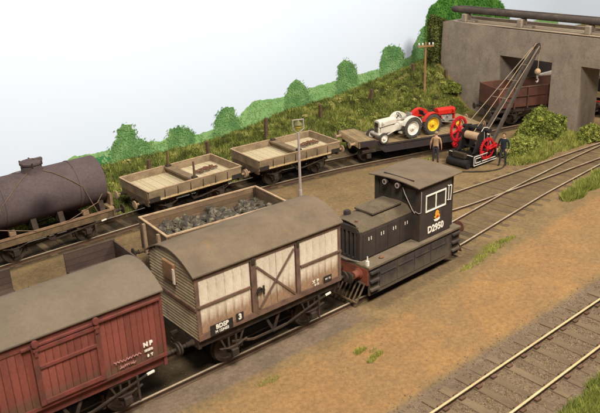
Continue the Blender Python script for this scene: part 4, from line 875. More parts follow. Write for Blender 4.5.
# ------------------------------------------------------------------ open wagons
def plank_wall(root, name, x0, x1, y, zs, m, axis='x', th=.06):
    for a, b in zip(zs, zs[1:]):
        if axis == 'x': MB().box(x0, x1, y-th/2, y+th/2, a+.006, b-.006).build(name, m, root)
        else: MB().box(y-th/2, y+th/2, x0, x1, a+.006, b-.006).build(name, m, root)
def coal_wagon():
    L, W, zf, zr = 5.05, 2.30, 1.22, 2.22; a = -.080
    cx, cy = 2.073+math.cos(a)*L/2-math.sin(a)*W/2, 5.151+math.sin(a)*L/2+math.cos(a)*W/2
    root = empty('coal_wagon', (cx, cy, 0), a, 'brown planked open wagon heaped with coal behind the cream van', 'railway wagon')
    underframe(root, L, 2.75, zf, K['darkbrown'], half=.98)
    MB().box(-L/2+.05, L/2-.05, -W/2+.05, W/2-.05, zf, zf+.06).build('floor', K['coalw'], root)
    zs = np.linspace(zf+.005, zr, 6)
    for s in (-1, 1):
        plank_wall(root, 'side_plank', -L/2, L/2, s*(W/2-.03), zs, K['coalw']); plank_wall(root, 'end_plank', -W/2+.065, W/2-.065, s*(L/2-.03), zs, K['coalw'], 'y')
        MB().box(-L/2, L/2, s*(W/2-.03)-.045, s*(W/2-.03)+.045, zr, zr+.045).build('capping', K['paletrim'], root)
        MB().box(s*(L/2-.03)-.045, s*(L/2-.03)+.045, -W/2+.02, W/2-.02, zr+.002, zr+.05).build('capping', K['paletrim'], root)
        for x in (-L/2+.12, -.75, .75, L/2-.12): MB().box(x-.05, x+.05, s*(W/2+.02)-.02, s*(W/2+.02)+.02, zf-.2, zr-.02).build('side_knee', K['darkbrown'], root)
        for y in (-.6, .6): MB().box(s*(L/2+.05)-.05, s*(L/2+.05)+.05, y-.06, y+.06, zf-.2, zr-.05).build('end_stanchion', K['paletrim'], root)
        for sx in (-1, 1): MB().box(sx*(L/2-.10)-.06, sx*(L/2-.10)+.06, s*(W/2-.09)-.03, s*(W/2-.09)+.03, zf+.07, zr-.01).build('corner_plate', K['dark'], root)
    # coal
    me = bpy.data.meshes.new('coal_load'); bm = bmesh.new(); rnd = random.Random(3)
    base = bmesh.ops.create_grid(bm, x_segments=24, y_segments=12, size=.5)
    for v in bm.verts:
        v.co.x *= L-.15; v.co.y *= W-.15; v.co.z = 1.66+.12*mnoise.noise(v.co*1.4)+.06*mnoise.noise(v.co*4)
    for k in range(330):
        x, y = rnd.uniform(-L/2+.2, L/2-.2), rnd.uniform(-W/2+.2, W/2-.2); s = rnd.choice([.06, .08, .1, .12, .15, .19])*rnd.uniform(.8, 1.35)
        z = 1.68+.12*mnoise.noise((x*1.4, y*1.4, 0))+rnd.uniform(0, .09)+.10*(1-(2*y/W)**2)*(1-(2*x/L)**4)
        R3 = Matrix.Rotation(rnd.uniform(0, 6), 4, 'Z') @ Matrix.Rotation(rnd.uniform(0, 3), 4, 'X')
        vs = bmesh.ops.create_icosphere(bm, subdivisions=1, radius=s)['verts']
        for v in vs: v.co = (R3 @ (v.co*rnd.uniform(.72, 1.2)))+Vector((x, y, z))
    bm.to_mesh(me); bm.free(); me.materials.append(K['coal'])
    o = obj('coal_load', me); o.location = root.location; o.rotation_euler = root.rotation_euler; tag(o, 'lumpy grey coal filling the brown open wagon behind the cream van', 'coal', kind='stuff')
coal_wagon()
def dark_wagon(x0, label, openend):
    L, W, zf, zr = 1.85, 2.3, 1.10, 1.82; a = -.05; cx = x0+L/2; cy = 7.22-a*0-.08*(cx-0)-W/2
    root = empty('open_wagon', (cx, cy, 0), a, label, 'railway wagon', 'short dark wagons behind the red van')
    underframe(root, L, .95, zf, K['dark'], half=.98, lever=False)
    MB().box(-L/2+.05, L/2-.05, -W/2+.05, W/2-.05, zf, zf+.05).build('floor', K['purple'], root)
    zs = np.linspace(zf+.005, zr, 4)
    for s in (-1, 1):
        plank_wall(root, 'side_plank', -L/2, L/2, s*(W/2-.03), zs, K['purple'])
        if s != openend: plank_wall(root, 'end_plank', -W/2+.065, W/2-.065, s*(L/2-.03), zs, K['purple'], 'y')
        MB().box(-L/2, L/2, s*(W/2-.03)-.035, s*(W/2-.03)+.035, zr, zr+.035).build('capping', K['purple'], root)
        for x in (-L/2+.15, L/2-.15): MB().box(x-.05, x+.05, s*(W/2+.02)-.02, s*(W/2+.02)+.02, zf-.1, zr-.02).build('side_knee', K['dark'], root)
dark_wagon(-.82, 'short dark brown open wagon between the red van roof and the coal wagon', -1)
dark_wagon(-4.45, 'short dark brown open wagon at the left edge behind the red van', 1)
def bridge_wagon():
    L, W, zf, zr = 5.15, 2.25, 1.12, 2.28; a = -.42
    cx, cy = 27.2+math.cos(a)*L/2-math.sin(a)*W/2, 9.80+math.sin(a)*L/2+math.cos(a)*W/2
    root = empty('open_wagon', (cx, cy, 0), a, 'rusty red brown open wagon standing half under the concrete bridge', 'railway wagon')
    underframe(root, L, 2.75, zf, K['dark'], half=.98)
    MB().box(-L/2+.05, L/2-.05, -W/2+.05, W/2-.05, zf, zf+.05).build('floor', K['brownw'], root)
    for s in (-1, 1):
        MB().box(-L/2, L/2, s*(W/2-.03)-.03, s*(W/2-.03)+.03, zf+.003, zr).build('side_panel', K['brownw'], root)
        MB().box(s*(L/2-.03)-.03, s*(L/2-.03)+.03, -W/2+.062, W/2-.062, zf+.003, zr-.003).build('end_panel', K['brownw'], root)
        MB().box(-L/2-.02, L/2+.02, s*(W/2-.02)-.05, s*(W/2-.02)+.05, zr, zr+.05).build('capping', K['rustframe'], root)
        MB().box(-L/2, L/2, s*(W/2+.03)-.028, s*(W/2+.03)+.028, 1.75, 1.80).build('side_rail', K['brownw'], root)
        for x in (-L/2+.06, -1.5, -.62, .62, 1.5, L/2-.06): MB().box(x-.045, x+.045, s*(W/2+.03)-.03, s*(W/2+.03)+.03, zf-.1, 1.748).box(x-.045, x+.045, s*(W/2+.03)-.03, s*(W/2+.03)+.03, 1.802, zr-.002).build('side_rib', K['brownw'], root)
bridge_wagon()

# ------------------------------------------------------------------ well wagon and tractors
WA = -.315; WX, WY = 16.62, 10.68; WL, WW = 7.6, 2.6
def wl(x, y, z=0): return (WX+math.cos(WA)*x-math.sin(WA)*y, WY+math.sin(WA)*x+math.cos(WA)*y, z)
DZ = .94
def well_wagon():
    c = wl(WL/2, WW/2); root = empty('well_wagon', c, WA, 'long dark well wagon carrying the two tractors', 'railway wagon'); off = (WL/2, WW/2, 0)
    def B(): return MB(off)
    prof = [(0, 1.22), (.95, 1.22), (1.55, DZ), (WL-1.55, DZ), (WL-.95, 1.22), (WL, 1.22)]
    for s, y in ((0, 0), (1, WW-.10)):
        B().prism_xz([(x, z-.01) for x, z in prof]+[(WL, .92), (WL-1.0, .92), (WL-1.5, .48), (1.5, .48), (1.0, .92), (0, .92)], y, y+.10).build('side_girder', K['girder'], root)
        yy = -.03 if s == 0 else WW
        B().box(1.55, WL-1.55, yy, yy+.03, DZ-.07, DZ-.012).box(1.5, WL-1.5, yy, yy+.03, .48, .54).build('girder_flange', K['girder'], root)
    def deck(xa, xb, za, zb, n):
        for i in range(n):
            x0, x1 = xa+(xb-xa)*i/n+.008, xa+(xb-xa)*(i+1)/n-.008; z0, z1 = za+(zb-za)*i/n, za+(zb-za)*(i+1)/n; dz = random.uniform(-.006, .004)
            B().prism_xz([(x0, z0+dz), (x1, z1+dz), (x1, z1-.05), (x0, z0-.05)], .102, WW-.102).build('deck_plank', K['well'], root)
    deck(0.02, .95, 1.225, 1.225, 4); deck(.95, 1.55, 1.225, DZ, 3); deck(1.55, WL-1.55, DZ, DZ, 18); deck(WL-1.55, WL-.95, DZ, 1.225, 3); deck(WL-.95, WL-.02, 1.225, 1.225, 4)
    for s, x in ((-1, 0), (1, WL)):
        B().box(min(x, x-s*.08), max(x, x-s*.08), 0, WW, .90, 1.19).build('headstock', K['creamside'], root)
        for y in (.42, WW-.42):
            o = B(); o.lathe([(.10, 0), (.10, .08), (.07, .1), (.07, .32), (.18, .33), (.19, .36), (.1, .38)], (0, 0, 0), 'x', 14); o.off = Vector((0, 0, 0)); q = o.build('buffer', K['paletrim'], root, True, loc=(x-WL/2, y-WW/2, 1.03)); q.scale = (s, 1, 1)
        xa = .62 if s < 0 else WL-.62
        B().cyl((xa, .4, .36), (xa, WW-.4, .36), .06, 8).build('axle', K['dark'], root)
        for y in (.58, WW-.58):
            o = obj('wheel', WHEELS, root, (xa-WL/2, y-WW/2, .36)); o.rotation_euler = (0, 0, 0 if y < 1 else math.pi)
        for y in (.04, WW-.16): B().box(xa-.13, xa+.13, y, y+.12, .25, .5).box(xa-.4, xa+.4, y, y+.12, .56, .72).build('axle_box', K['dark'], root, bevel=.02)
well_wagon()
def tractor(loc, rz, label, body, rim, fender, seatm, enginem):
    root = empty('tractor', loc, rz, label, 'tractor', 'two vintage tractors on the well wagon')
    RR, FR, tw, wb = .57, .30, .60, 1.82
    def wheel(x, y, R, wd, name, front):
        b = MB(); b.lathe([(R*.66, -wd*.45), (R*.80, -wd/2), (R*.95, -wd*.42), (R, -wd*.2), (R, wd*.2), (R*.95, wd*.42), (R*.80, wd/2), (R*.66, wd*.45)], (x, y, R), 'y', 26, False)
        if not front:
            for k in range(20):
                t = 2*math.pi*k/20
                for s in (-1, 1): b.bar((x+(R+.005)*math.cos(t), y, R+(R+.005)*math.sin(t)), (x+(R)*math.cos(t+.2), y+s*wd*.42, R+(R)*math.sin(t+.2)), .035, .035)
        w = b.build(name, K['tyre'], root, True)
        s = -1 if y < 0 else 1
        MB().lathe([(.05, s*wd*.30), (R*.25, s*wd*.28), (R*.30, s*wd*.10), (R*.58, s*wd*.12), (R*.64, s*wd*.44), (R*.69, s*wd*.46), (R*.69, -s*wd*.4), (R*.3, -s*wd*.3)] if s > 0 else [(R*.3, -s*wd*.3), (R*.69, -s*wd*.4), (R*.69, s*wd*.46), (R*.64, s*wd*.44), (R*.58, s*wd*.12), (R*.30, s*wd*.10), (R*.25, s*wd*.28), (.05, s*wd*.30)], (x, y, R), 'y', 24, False).build('rim', rim, w, True)
        h = MB(); h.lathe([(.07, -.02), (.07, .05), (.04, .07)] if s > 0 else [(.04, -.07), (.07, -.05), (.07, .02)], (x, y+s*wd*.28, R), 'y', 10)
        for k in range(6): t = k*math.pi/3; h.cyl((x+R*.42*math.cos(t), y+s*wd*.08, R+R*.42*math.sin(t)), (x+R*.42*math.cos(t), y+s*wd*.2, R+R*.42*math.sin(t)), .025, 6)
        h.build('hub', rim, w)
    for s in (-1, 1):
        wheel(0, s*tw, RR, .27, 'rear_wheel', False); wheel(wb, s*tw*.93, FR, .14, 'front_wheel', True)
        # fender: shell from rear low to the front over the wheel
        b = MB(); pts = [(math.cos(t)*(RR+.07), RR+math.sin(t)*(RR+.07)) for t in (math.radians(160-140*k/10) for k in range(11))]
        y0 = s*(tw-.14); 
        poly = pts+[(p[0]*.94, RR+(p[1]-RR)*.94) for p in reversed(pts)]
        b.prism_xz(poly, y0-.0 if s > 0 else y0-.26, y0+.26 if s > 0 else y0)
        fl = [(p[0]*.97, RR+(p[1]-RR)*.97) for p in pts]; b.prism_xz(fl, y0-s*.005-.015, y0-s*.005+.015 if s > 0 else y0-s*.005+.015); b.build('fender', fender, root, True)
        MB().bar((.55, s*.28, .38), (.55, s*.5, .38), .22, .04).build('footrest', fender, root)
    MB().cyl((0, -tw, RR), (0, tw, RR), .11, 12).sphere((0, 0, RR), .24, 12, 8).build('rear_axle', enginem, root, True)
    MB().box(-.1, .95, -.15, .15, .42, .80).box(.15, .5, -.19, .19, .45, .86).build('gearbox', enginem, root, bevel=.05)
    MB().box(.95, 1.72, -.17, .17, .42, .82).cyl((1.1, -.2, .6), (1.1, -.24, .62), .09, 10).cyl((1.35, -.17, .72), (1.35, -.24, .74), .06, 8).build('engine', enginem, root, bevel=.03)
    b = MB(); sec = lambda w, z0, z1: [(-w, z0), (w, z0), (w, z1-.10), (w*.72, z1-.02), (0, z1), (-w*.72, z1-.02), (-w, z1-.10)]
    n = 7; s0, s1 = sec(.21, .86, 1.20), sec(.24, .80, 1.16); vs = [(.72, y, z) for y, z in s0]+[(1.86, y, z) for y, z in s1]
    b.add(vs, [tuple(range(n-1, -1, -1)), tuple(range(n, 2*n))]+[(i, (i+1) % n, n+(i+1) % n, n+i) for i in range(n)]); b.build('bonnet', body, root, True, bevel=.03)
    MB().box(1.80, 1.885, -.2, .2, .48, .80).build('grille_shell', body, root, bevel=.02)
    for k in range(5): MB().box(1.862, 1.90, -.15+.06*k, -.12+.06*k, .52, 1.04).build('grille_bar', K['dark'], root)
    MB().prism_xz([(1.70, .40), (1.95, .40), (1.95, .48), (1.70, .48)], -.5, .5).cyl((wb, -.54, .30), (wb, .54, .30), .045, 8).build('front_axle', body if body is K['tgrey'] else enginem, root)
    for s in (-1, 1): MB().bar((.8, s*.22, .5), (wb, s*.48, .36), .04, .04).build('radius_arm', enginem, root)
    for s in (-1, 1): MB().cyl((1.62, s*.27, 1.02), (1.70, s*.27, 1.02), .075, 10).build('headlight', body, root, True)
    st = MB(); st.tube([(.66, 0, 1.0), (.40, 0, 1.22)], .025, 8); st.tube([(.40+.17*math.cos(t)*.5, .18*math.sin(t), 1.22+.17*math.cos(t)*.85) for t in (2*math.pi*k/16 for k in range(16))], .018, 6, True)
    for k in range(3): t = k*2.1; st.bar((.40, 0, 1.22), (.40+.17*math.cos(t)*.5, .18*math.sin(t), 1.22+.17*math.cos(t)*.85), .015, .015)
    st.build('steering_wheel', K['black'], root)
    se = MB(); se.prism_xz([(-.28, .98), (.10, .94), (.14, .97), (-.22, 1.02), (-.30, 1.26), (-.34, 1.25)], -.2, .2); se.bar((-.1, 0, .96), (-.05, 0, .72), .05, .05); se.build('seat', seatm, root, bevel=.02)
    MB().box(-.5, -.12, -.02, .02, .42, .46).bar((-.2, -.22, .5), (-.62, -.3, .35), .035, .035).bar((-.2, .22, .5), (-.62, .3, .35), .035, .035).build('hitch_arm', enginem, root)
    return root
ta = math.atan2(10.22-9.93, 18.2-20.0)
t1 = tractor((20.05-.60*math.sin(math.radians(18)), 9.92+.60*math.cos(math.radians(18)), DZ), math.pi+WA+.16, 'cream grey vintage tractor with white wheel rims facing the tank wagon', K['tgrey'], K['rimwhite'], K['tgrey'], K['steelgrey'], K['tgrey'])
t2 = tractor((21.0+.22, 9.62+.60, DZ), WA+.10, 'red vintage tractor with yellow wheel rims facing the bridge', K['tred'], K['rimyellow'], K['tred'], K['black'], K['steelgrey'])

# ------------------------------------------------------------------ hand crane
def crane():
    X0, X1, Y0, Y1 = 20.15, 22.35, 6.35, 7.85
    root = empty('hand_crane', (21.25, 7.1, -.1), 0, 'black hand crane with red gear wheels and a long raised jib', 'crane'); off = (21.25, 7.1, -.1)
    def B(): return MB(off)
    for y in (Y0, Y1):
        B().box(X0+.3, X1, y-.07, y+.07, .04, .16).box(X0+.3, X1, y-.07, y+.07, .42, .54).box(X0+.3, X0+.42, y-.07, y+.07, .162, .418).box(X1-.12, X1, y-.07, y+.07, .162, .418).box(21.0, 21.1, y-.07, y+.07, .162, .418).build('base_frame', K['black'], root)
    for y in (Y0-.075,):
        e = B(); z0, z1 = .05, .53
        for p, q in (((X0+.3, z0), (X1, z0)), ((X0+.3, z1), (X1-.8, z1)), ((X0+.3, z0), (X0+.3, z1)), ((X0+.42, .17), (X0+.42, .41)), ((X0+.42, .41), (21.0, .41)), ((X0+.42, .17), (21.0, .17)), ((21.1, .17), (X1-.12, .17))): e.bar((p[0], y, p[1]), (q[0], y, q[1]), .02, .03)
        e.bar((X0+.28, Y0, .55), (X0+.28, Y1, .55), .03, .02); e.build('edge_lining', K['whitepaint'], root)
    for q in ((X0+.3, X0+.42, .05, .53), (X1-.12, X1, .05, .53), (21.0, 21.1, .3, .5)): B().box(q[0], q[1], Y0+.072, Y1-.072, q[2], q[3]).build('cross_beam', K['black'], root)
    B().box(X0+.43, 20.99, Y0+.08, Y1-.08, .36, .41).build('platform', K['dark'], root)
    for z, r_ in ((.10, .20),): B().cyl((X0+.12, Y0+.10, .12), (X0+.12, Y1-.10, .12), .22, 18).build('roller_weight', K['black'], root, True)
    B().box(X0+.05, X0+.28, Y0+.35, Y1-.35, .36, .66).build('counterweight', K['dark'], root, bevel=.04)
    # side cheeks
    for y in (6.62, 7.62):
        B().prism_xz([(20.75, .54), (22.2, .54), (22.05, 1.55), (21.85, 1.75), (21.55, 1.80), (21.35, 1.62)], y-.03, y+.03).build('side_cheek', K['black'], root)
    e = B(); y = 6.585
    for p, q in (((21.35, 1.62), (21.55, 1.80)), ((21.55, 1.80), (21.85, 1.75)), ((21.85, 1.75), (22.05, 1.55)), ((22.05, 1.55), (22.2, .56)), ((21.6, 1.6), (21.62, 1.0)), ((21.86, 1.6), (21.9, 1.0))): e.bar((p[0], y, p[1]), (q[0], y, q[1]), .015, .03)
    e.build('cheek_lining', K['whitepaint'], root)
    B().cyl((21.35, 6.66, 1.30), (21.35, 7.58, 1.30), .17, 18).build('winding_drum', K['black'], root, True)
    for k in range(13): B().lathe([(.17, -.03), (.215, -.015), (.215, .015), (.17, .03)], (21.35, 6.74+.063*k, 1.30), 'y', 16, False).build('rope_turn', K['rope'], root, True)
    B().cyl((21.70, 6.3, 1.62), (21.70, 7.98, 1.62), .12, 14).build('tie_drum', K['black'], root, True)
    B().cyl((21.70, 6.3, 1.0), (21.70, 7.98, 1.0), .05, 10).cyl((21.3, 6.2, .72), (21.3, 8.1, .72), .05, 10).build('gear_shaft', K['black'], root, True)
    B().lathe([(.16, -.03), (.18, 0), (.16, .03)], (21.95, 6.60, 1.48), 'y', 16).build('pawl_disc', K['ivory'], root, True)
    def gear(cx, y, cz, R, nsp, name='gear_wheel'):
        g = B(); g.lathe([(R*.84, -.045), (R, -.045), (R, .045), (R*.84, .045), (R*.84, -.045)], (cx, y, cz), 'y', 32, False)
        for k in range(32):
            t = 2*math.pi*k/32; g.bar((cx+R*.99*math.cos(t), y, cz+R*.99*math.sin(t)), (cx+R*1.06*math.cos(t), y, cz+R*1.06*math.sin(t)), .05, .05)
        gw = g.build(name, K['cranered'], root)
        h = B(); h.cyl((cx, y-.08, cz), (cx, y+.08, cz), R*.2, 14); h.build('hub', K['cranered'], gw, True)
        for k in range(nsp):
            t = 2*math.pi*k/nsp+.3; B().bar((cx+R*.18*math.cos(t), y, cz+R*.18*math.sin(t)), (cx+R*.86*math.cos(t), y, cz+R*.86*math.sin(t)), .05, .09, (0, 1, 0)).build('spoke', K['cranered'], gw)
    gear(21.55, 6.32, .72, .56, 6); gear(21.30, 8.0, 1.50, .66, 6); gear(22.28, 6.36, .72, .16, 4, 'pinion'); gear(21.1, 8.02, .74, .2, 4, 'pinion')
    for y, s, (px, pz), (qx, qz) in ((6.2, -1, (21.55, .72), (22.25, .80)), (8.12, 1, (21.35, 1.45), (21.25, .62))):
        B().bar((px, y, pz), (qx, y, qz), .05, .08, (0, 1, 0)).cyl((qx, y-.02*s, qz), (qx, y+s*.26, qz), .04, 8).build('crank_handle', K['cranered'], root)
    # jib
    tip = Vector((26.5, 7.1, 5.12)); a0 = Vector((22.3, 6.72, .50)); a1 = Vector((22.3, 7.48, .50))
    for s, p in ((-1, a0), (1, a1)): B().bar(p, tip+Vector((0, s*.10, 0)), .13, .19).build('jib_beam', K['jib'], root)
    for t in (.12, .28, .44, .60, .76, .9):
        p, q = a0.lerp(tip, t), a1.lerp(tip, t); B().bar(p, q, .05, .07).build('jib_strut', K['jib'], root)
    B().lathe([(.05, -.06), (.24, -.06), (.19, 0), (.24, .06), (.05, .06)], tuple(tip+Vector((.08, 0, .02))), 'y', 18).build('head_sheave', K['dark'], root, True)
    for s in (-1, 1): B().prism_xz([(26.3, 4.8), (26.55, 4.8), (26.72, 5.1), (26.6, 5.3), (26.4, 5.25)], 7.1+s*.12-.02, 7.1+s*.12+.02).build('head_plate', K['jib'], root)
    e0, e1 = Vector((21.75, 6.45, 1.70)), Vector((21.75, 7.82, 1.70))
    for s, p in ((-1, e0), (1, e1)): B().cyl(p, tip+Vector((0, s*.17, .1)), .022, 6).build('tie_rod', K['jibrod'], root)
    for t in (.36, .58, .78):
        p, q = e0.lerp(tip, t), e1.lerp(tip, t); B().bar(p, q, .03, .03).build('tie_spreader', K['jibrod'], root)
    B().tube([(21.40, 7.1, 1.5), tip+Vector((-.05, 0, .24)), tip+Vector((.2, 0, .2)), tip+Vector((.30, 0, 0)), (26.8, 7.1, 3.98)], .016, 6).build('hoist_rope', K['rope'], root)
    B().sphere((26.8, 7.1, 3.78), .165, 14, 10, (1, 1, 1.1)).build('hook_weight', K['rope'], root, True)
    B().tube([(26.8, 7.1, 3.6), (26.8, 7.1, 3.42), (26.9, 7.1, 3.34), (26.88, 7.1, 3.24), (26.78, 7.1, 3.2), (26.70, 7.1, 3.27)], [.05, .045, .05, .05, .045, .02], 8).build('hook', K['lampgrey'], root, True)
crane()
def hose():
    pts = [(19.7+.0*k, 0, 0) for k in range(0)]
    for k in range(22):
        t = k/21; x = 19.35+3.0*t; y = 6.75-1.25*math.sin(math.pi*min(1, t*1.05)*.75)-.25*t; pts.append((x, y, gz(x, y)+.035))
    tag(MB().tube(pts, .04, 7).build('hose', K['dark'], None, True), 'dark hose curving over the dirt in front of the hand crane', 'hose')
hose()

# ------------------------------------------------------------------ bridge
def bridge():
    root = empty('concrete_bridge', (30.4, 10, -.1), 0, 'plain grey concrete bridge with two square openings', 'bridge'); off = (30.4, 10, -.1)
    XF, XB, ZT, ZO = 29.4, 31.5, 5.42, 3.80
    def slab(name, y0, y1, z0, z1, m=K['conc'], x0=XF, x1=XB, bevel=0):
        b = MB(off); b.box(x0, x1, y0, y1, z0, z1); o = b.build(name, m, root, bevel=bevel)
        return o
    b = MB(off); b.prism([(11.45, -.5), (15.35, -.5), (16.05, 3.0), (15.95, 5.45), (15.2, 5.58), (13.0, ZT+.04), (11.45, ZT)], XF, XB); b.build('abutment', K['conc'], root)
    slab('pier', 6.03, 7.85, -.5, ZO-.002)
    slab('pier', .2, .9, -.5, ZO-.002)
    slab('abutment', -6, -2.2, -.5, ZO-.002)
    slab('deck_beam', -6, 11.446, ZO, ZT)
    slab('coping', -6, 15.2, ZT+.05, ZT+.11, K['concpale'], XF+.06, XB-.05, .02)
    for y in (14.45, 10.35, 5.98, 1.6, -2.8):
        slab('pipe_support', y-.17, y+.17, ZT+.112, ZT+.60, K['conc'], XF+.12, XF+.72, .05)
        slab('support_plinth', y-.75, y-.18, ZT+.112, ZT+.24, K['conc'], XF+.25, XF+.8, .02)
    MB(off).box(XB-.6, XB-.4, -6, 15, ZT+.112, ZT+.30).build('rear_kerb', K['conc'], root)
bridge()
def pipes():
    p = MB((29.85, 5, 6.2)); p.tube([(29.85, 15.6, 6.24), (29.85, 15.45, 6.24), (29.85, -6, 6.24)], [.14, .2, .2], 14)
    o = p.build('pipe', K['pipe'], None, True); o.location = (29.85, 5, 6.2); tag(o, 'dark pipe resting on concrete blocks along the near edge of the bridge', 'pipe')
    b = MB((30.3, 5, 6.15)); b.box(30.22, 30.40, -6, 15.4, 6.10, 6.42); o = b.build('beam', K['pipe']); o.location = (30.3, 5, 6.15); tag(o, 'dark flat beam lying behind the pipe on the bridge', 'beam')
    s = MB((30.3, 5, 5.5))
pipes()

# ------------------------------------------------------------------ things glimpsed beyond the bridge
def beyond():
    r1 = empty('lean_to_shed', (36, 12.6, -.1), .2, 'dark shed with a pale canopy glimpsed through the left bridge opening', 'shed'); off = (36, 12.6, -.1)
    MB(off).box(35.6, 37.6, 10.2, 15.5, -.1, 3.4).build('wall', K['girder'], r1)
    MB(off).prism([(10.1, 1.60), (12.5, 1.60), (12.2, 1.70), (11.6, 1.92), (10.1, 1.96)], 34.9, 35.58).build('canopy', K['whitepaint'], r1)
    r2 = empty('covered_van', (34.6, 6.4, 0), .1, 'dark van with a cream stripe and red buffer beam glimpsed through the right bridge opening', 'railway wagon'); off = (34.6, 6.4, 0)
    MB(off).box(33.6, 36.6, 5.3, 7.5, .95, 2.3).build('body', K['girder'], r2); MB(off).box(33.57, 36.5, 5.27, 7.53, 1.15, 1.5).build('cream_stripe', K['cream'], r2)
    MB(off).box(33.5, 33.6, 5.3, 7.5, .55, .93).build('buffer_beam', K['tred'], r2)
    for y in (5.8, 7.0):
        MB(off).cyl((33.1, y, .75), (33.5, y, .75), .16, 12).build('buffer', K['dark'], r2)
        for x in (34.2, 36): obj('wheel', WHEEL, r2, (x-34.6, y-6.4, .475))
beyond()

# ------------------------------------------------------------------ posts
def fence():
    labs = ['short fence post on the bank behind the near end of the stanchioned wagon', 'fence post on the bank behind the far end of the stanchioned wagon', 'leaning fence post on the bank left of the yard lamp', 'fence post on the bank right of the yard lamp', 'tall fence post on the bank behind the grey tractor', 'low fence post on the bank beside the telegraph pole', 'fence post on the bank against the bridge abutment']
    spots = [(7.82, 17.0, .95), (11.48, 17.0, 1.14), (15.42, 17.0, 1.64), (19.62, 17.0, 1.66), (23.86, 17.0, 1.84), (27.8, 17.0, 1.78), (29.0, 15.2, 2.32)]
    for (x, y, zt), lab in zip(spots, labs):
        z = gz(x, y)-.15; zt = max(zt, z+.75); h = zt-z; b = MB(); n = 5
        b.prism_xz([(-.09, 0), (.09, 0), (.085, h*.94), (.02, h), (-.08, h*.96)], -.085, .085)
        o = b.build('fence_post', K['post'], bevel=.012); o.location = (x, y, z); o.rotation_euler = (random.gauss(0, .03), random.gauss(0, .05), random.uniform(-.3, .3)); tag(o, lab, 'fence post', 'weathered fence posts along the bank')
fence()
def telegraph():
    x, y = 27.1, 15.4; z = gz(x, y)-.1; r = empty('telegraph_pole', (x, y, z), -.5, 'thin brown telegraph pole with white insulators on the bank', 'telegraph pole'); H = 4.50-z
    MB().cyl((0, 0, 0), (0, 0, H), .085, 10, .06).build('pole', K['pole'], r, True)
    MB().box(-.52, .52, -.10, -.02, H-.30, H-.20).build('cross_arm', K['pole'], r)
    for k in (-.46, -.22, .22, .46): MB().lathe([(.02, H-.2), (.04, H-.17), (.05, H-.10), (.04, H-.05), (.01, H-.03)], (k, -.06, 0), 'z', 10).build('insulator', K['ivory'], r, True)
telegraph()
def yard_lamp():
    x, y = 11.47, 9.3; z = gz(x, y); r = empty('yard_lamp', (x, y, z), -.45, 'slim pale grey yard lamp post with a looped head', 'lamp post'); o = -z
    MB().cyl((0, 0, 0), (0, 0, 3.12+o), .07, 10, .055).cyl((0, 0, 0), (0, 0, .5), .09, 10).build('post', K['lampgrey'], r, True)
    h = 3.12+o; fr = [(-.04, 0, h), (-.24, 0, h+.18), (-.24, 0, h+.60), (.26, 0, h+.60), (.26, 0, h+.18), (.04, 0, h)]
    b = MB()
    for p, q in zip(fr, fr[1:]): b.cyl(p, q, .028, 6)
    b.build('head_loop', K['lampgrey'], r)
    MB().lathe([(.19, h+.36), (.17, h+.42), (.08, h+.50), (.03, h+.58)], (.01, 0, 0), 'z', 14).build('hood', K['lampgreen'], r, True)
    MB().sphere((.01, 0, h+.29), .135, 14, 10).build('globe', K['glow'], r, True)
yard_lamp()

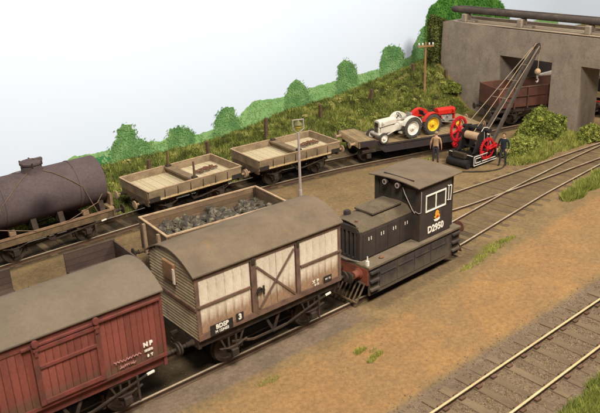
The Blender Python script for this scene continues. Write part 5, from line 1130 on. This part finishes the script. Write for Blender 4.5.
# ------------------------------------------------------------------ people
def person(loc, rz, label, topm, pose, hairm, H=1.76, sleeve=None):
    root = empty('person', loc, rz, label, 'person')
    V, E, Rd = [], [], []
    def v(p, r, parent=None):
        V.append(p); Rd.append(r); i = len(V)-1
        if parent is not None: E.append((parent, i))
        return i
    pel = v((0, 0, .93), (.155, .11)); w = v((0, .005, 1.08), (.15, .105), pel); ch = v((0, .0, 1.28), (.175, .115), w); sh = v((0, .01, 1.42), (.13, .09), ch); nk = v((0, .0, 1.50), (.055, .055), sh)
    hd = v((0, -.015, 1.59), (.075, .085), nk); h2 = v((0, -.02, 1.67), (.08, .095), hd); v((0, -.01, 1.735), (.05, .06), h2); v((0, -.125, 1.60), (.014, .016), hd)
    for s in (-1, 1):
        P = pose['L' if s < 0 else 'R']
        hip = v((s*.09, 0, .86), (.095, .1), pel); kn = v((s*.10+P['kx'], P['ky'], .49), (.062, .066), hip); an = v((s*.11+P['ax'], P['ay'], .09), (.045, .05), kn); v((s*.12+P['ax'], P['ay']-.15, .045), (.042, .035), an)
        so = v((s*.19, .01, 1.40), (.062, .062), sh); el = v(P['el'], (.045, .045), so); wr = v(P['wr'], (.031, .033), el)
        d = (Vector(P['wr'])-Vector(P['el'])).normalized(); pm = Vector(P['wr'])+d*.06; pi_ = v(tuple(pm), (.03, .022), wr)
        for k in range(4):
            o = Vector((0, (k-1.5)*.021, 0)); b1 = pm+d*.05+o; f1 = v(tuple(b1), (.010, .010), pi_); v(tuple(b1+d*(.05+.01*(k in (1, 2)))+Vector((-s*.015, 0, 0))), (.008, .008), f1)
        t1_ = v(tuple(pm+Vector((0, -.04, .0))), (.011, .011), pi_); v(tuple(pm+Vector((-s*.01, -.055, -.04))), (.009, .009), t1_)
    me = bpy.data.meshes.new('body'); me.from_pydata(V, E, []); o = obj('body', me); sk = o.modifiers.new('skin', 'SKIN'); sk.use_smooth_shade = True
    for i, r in enumerate(Rd): me.skin_vertices[0].data[i].radius = r
    me.skin_vertices[0].data[0].use_root = True
    sb = o.modifiers.new('sub', 'SUBSURF'); sb.levels = 2; sb.render_levels = 2
    bpy.context.view_layer.update(); nm = bpy.data.meshes.new_from_object(o.evaluated_get(bpy.context.evaluated_depsgraph_get())); bpy.data.objects.remove(o)
    nm.materials.clear()
    for m in (K['skin'], topm, K['trousers'], K['boot']): nm.materials.append(m)
    for p in nm.polygons:
        c = p.center; hand = any((c-Vector(pose[k]['wr'])).length < .16 and c.z < pose[k]['wr'][2]+.03 for k in 'LR'); p.use_smooth = True
        arm = abs(c.x) > .215
        if hand or c.z > 1.475: p.material_index = 0
        elif c.z < .11: p.material_index = 3
        elif c.z < .96 and not arm: p.material_index = 2
        elif sleeve and arm and c.z < sleeve: p.material_index = 0
        else: p.material_index = 1
    b = obj('body', nm, root); b.scale = (H/1.79,)*3
    mb = MB(); prof = [(.102*math.sin(t), .11*math.cos(t)) for t in (math.radians(90-9*k) for k in range(11))]
    mb.lathe([(max(.001, a), c) for a, c in prof], (0, .018, 1.672), 'z', 14); hb = mb.build('hair', hairm, root, True); hb.scale = (H/1.79,)*3
    e = MB()
    for s in (-1, 1): e.sphere((s*.032, -.107, 1.655), .012, 6, 4)
    e.build('eyes', K['boot'], root).scale = (H/1.79,)*3
    mb = MB(); mb.lathe([(.150, .92), (.158, .94), (.158, .97), (.150, .99)], (0, 0, 0), 'z', 16, False); mb.v = [(x, y*.74, z) for x, y, z in mb.v]; q = mb.build('belt', K['boot'], root, True); q.scale = (H/1.79,)*3
    return root
person((19.87, 8.30, gz(19.87, 8.3)-.005), 2.2, 'man in a tan shirt and dark trousers standing by the well wagon', K['tanshirt'],
       {'L': dict(kx=0, ky=.0, ax=-.02, ay=.02, el=(-.27, .03, 1.14), wr=(-.29, -.03, .90)), 'R': dict(kx=.01, ky=-.02, ax=.01, ay=-.02, el=(.27, .04, 1.14), wr=(.28, -.05, .90))}, K['hair'], sleeve=1.25)
person((21.95, 5.62, gz(21.95, 5.62)-.005), -1.25, 'man in a navy jacket and dark trousers standing beside the crane wheel', K['navy'],
       {'L': dict(kx=-.01, ky=-.05, ax=-.04, ay=-.06, el=(-.27, -.02, 1.14), wr=(-.27, -.14, .93)), 'R': dict(kx=.02, ky=.03, ax=.05, ay=.08, el=(.27, .06, 1.14), wr=(.27, .0, .90))}, K['hairdark'])
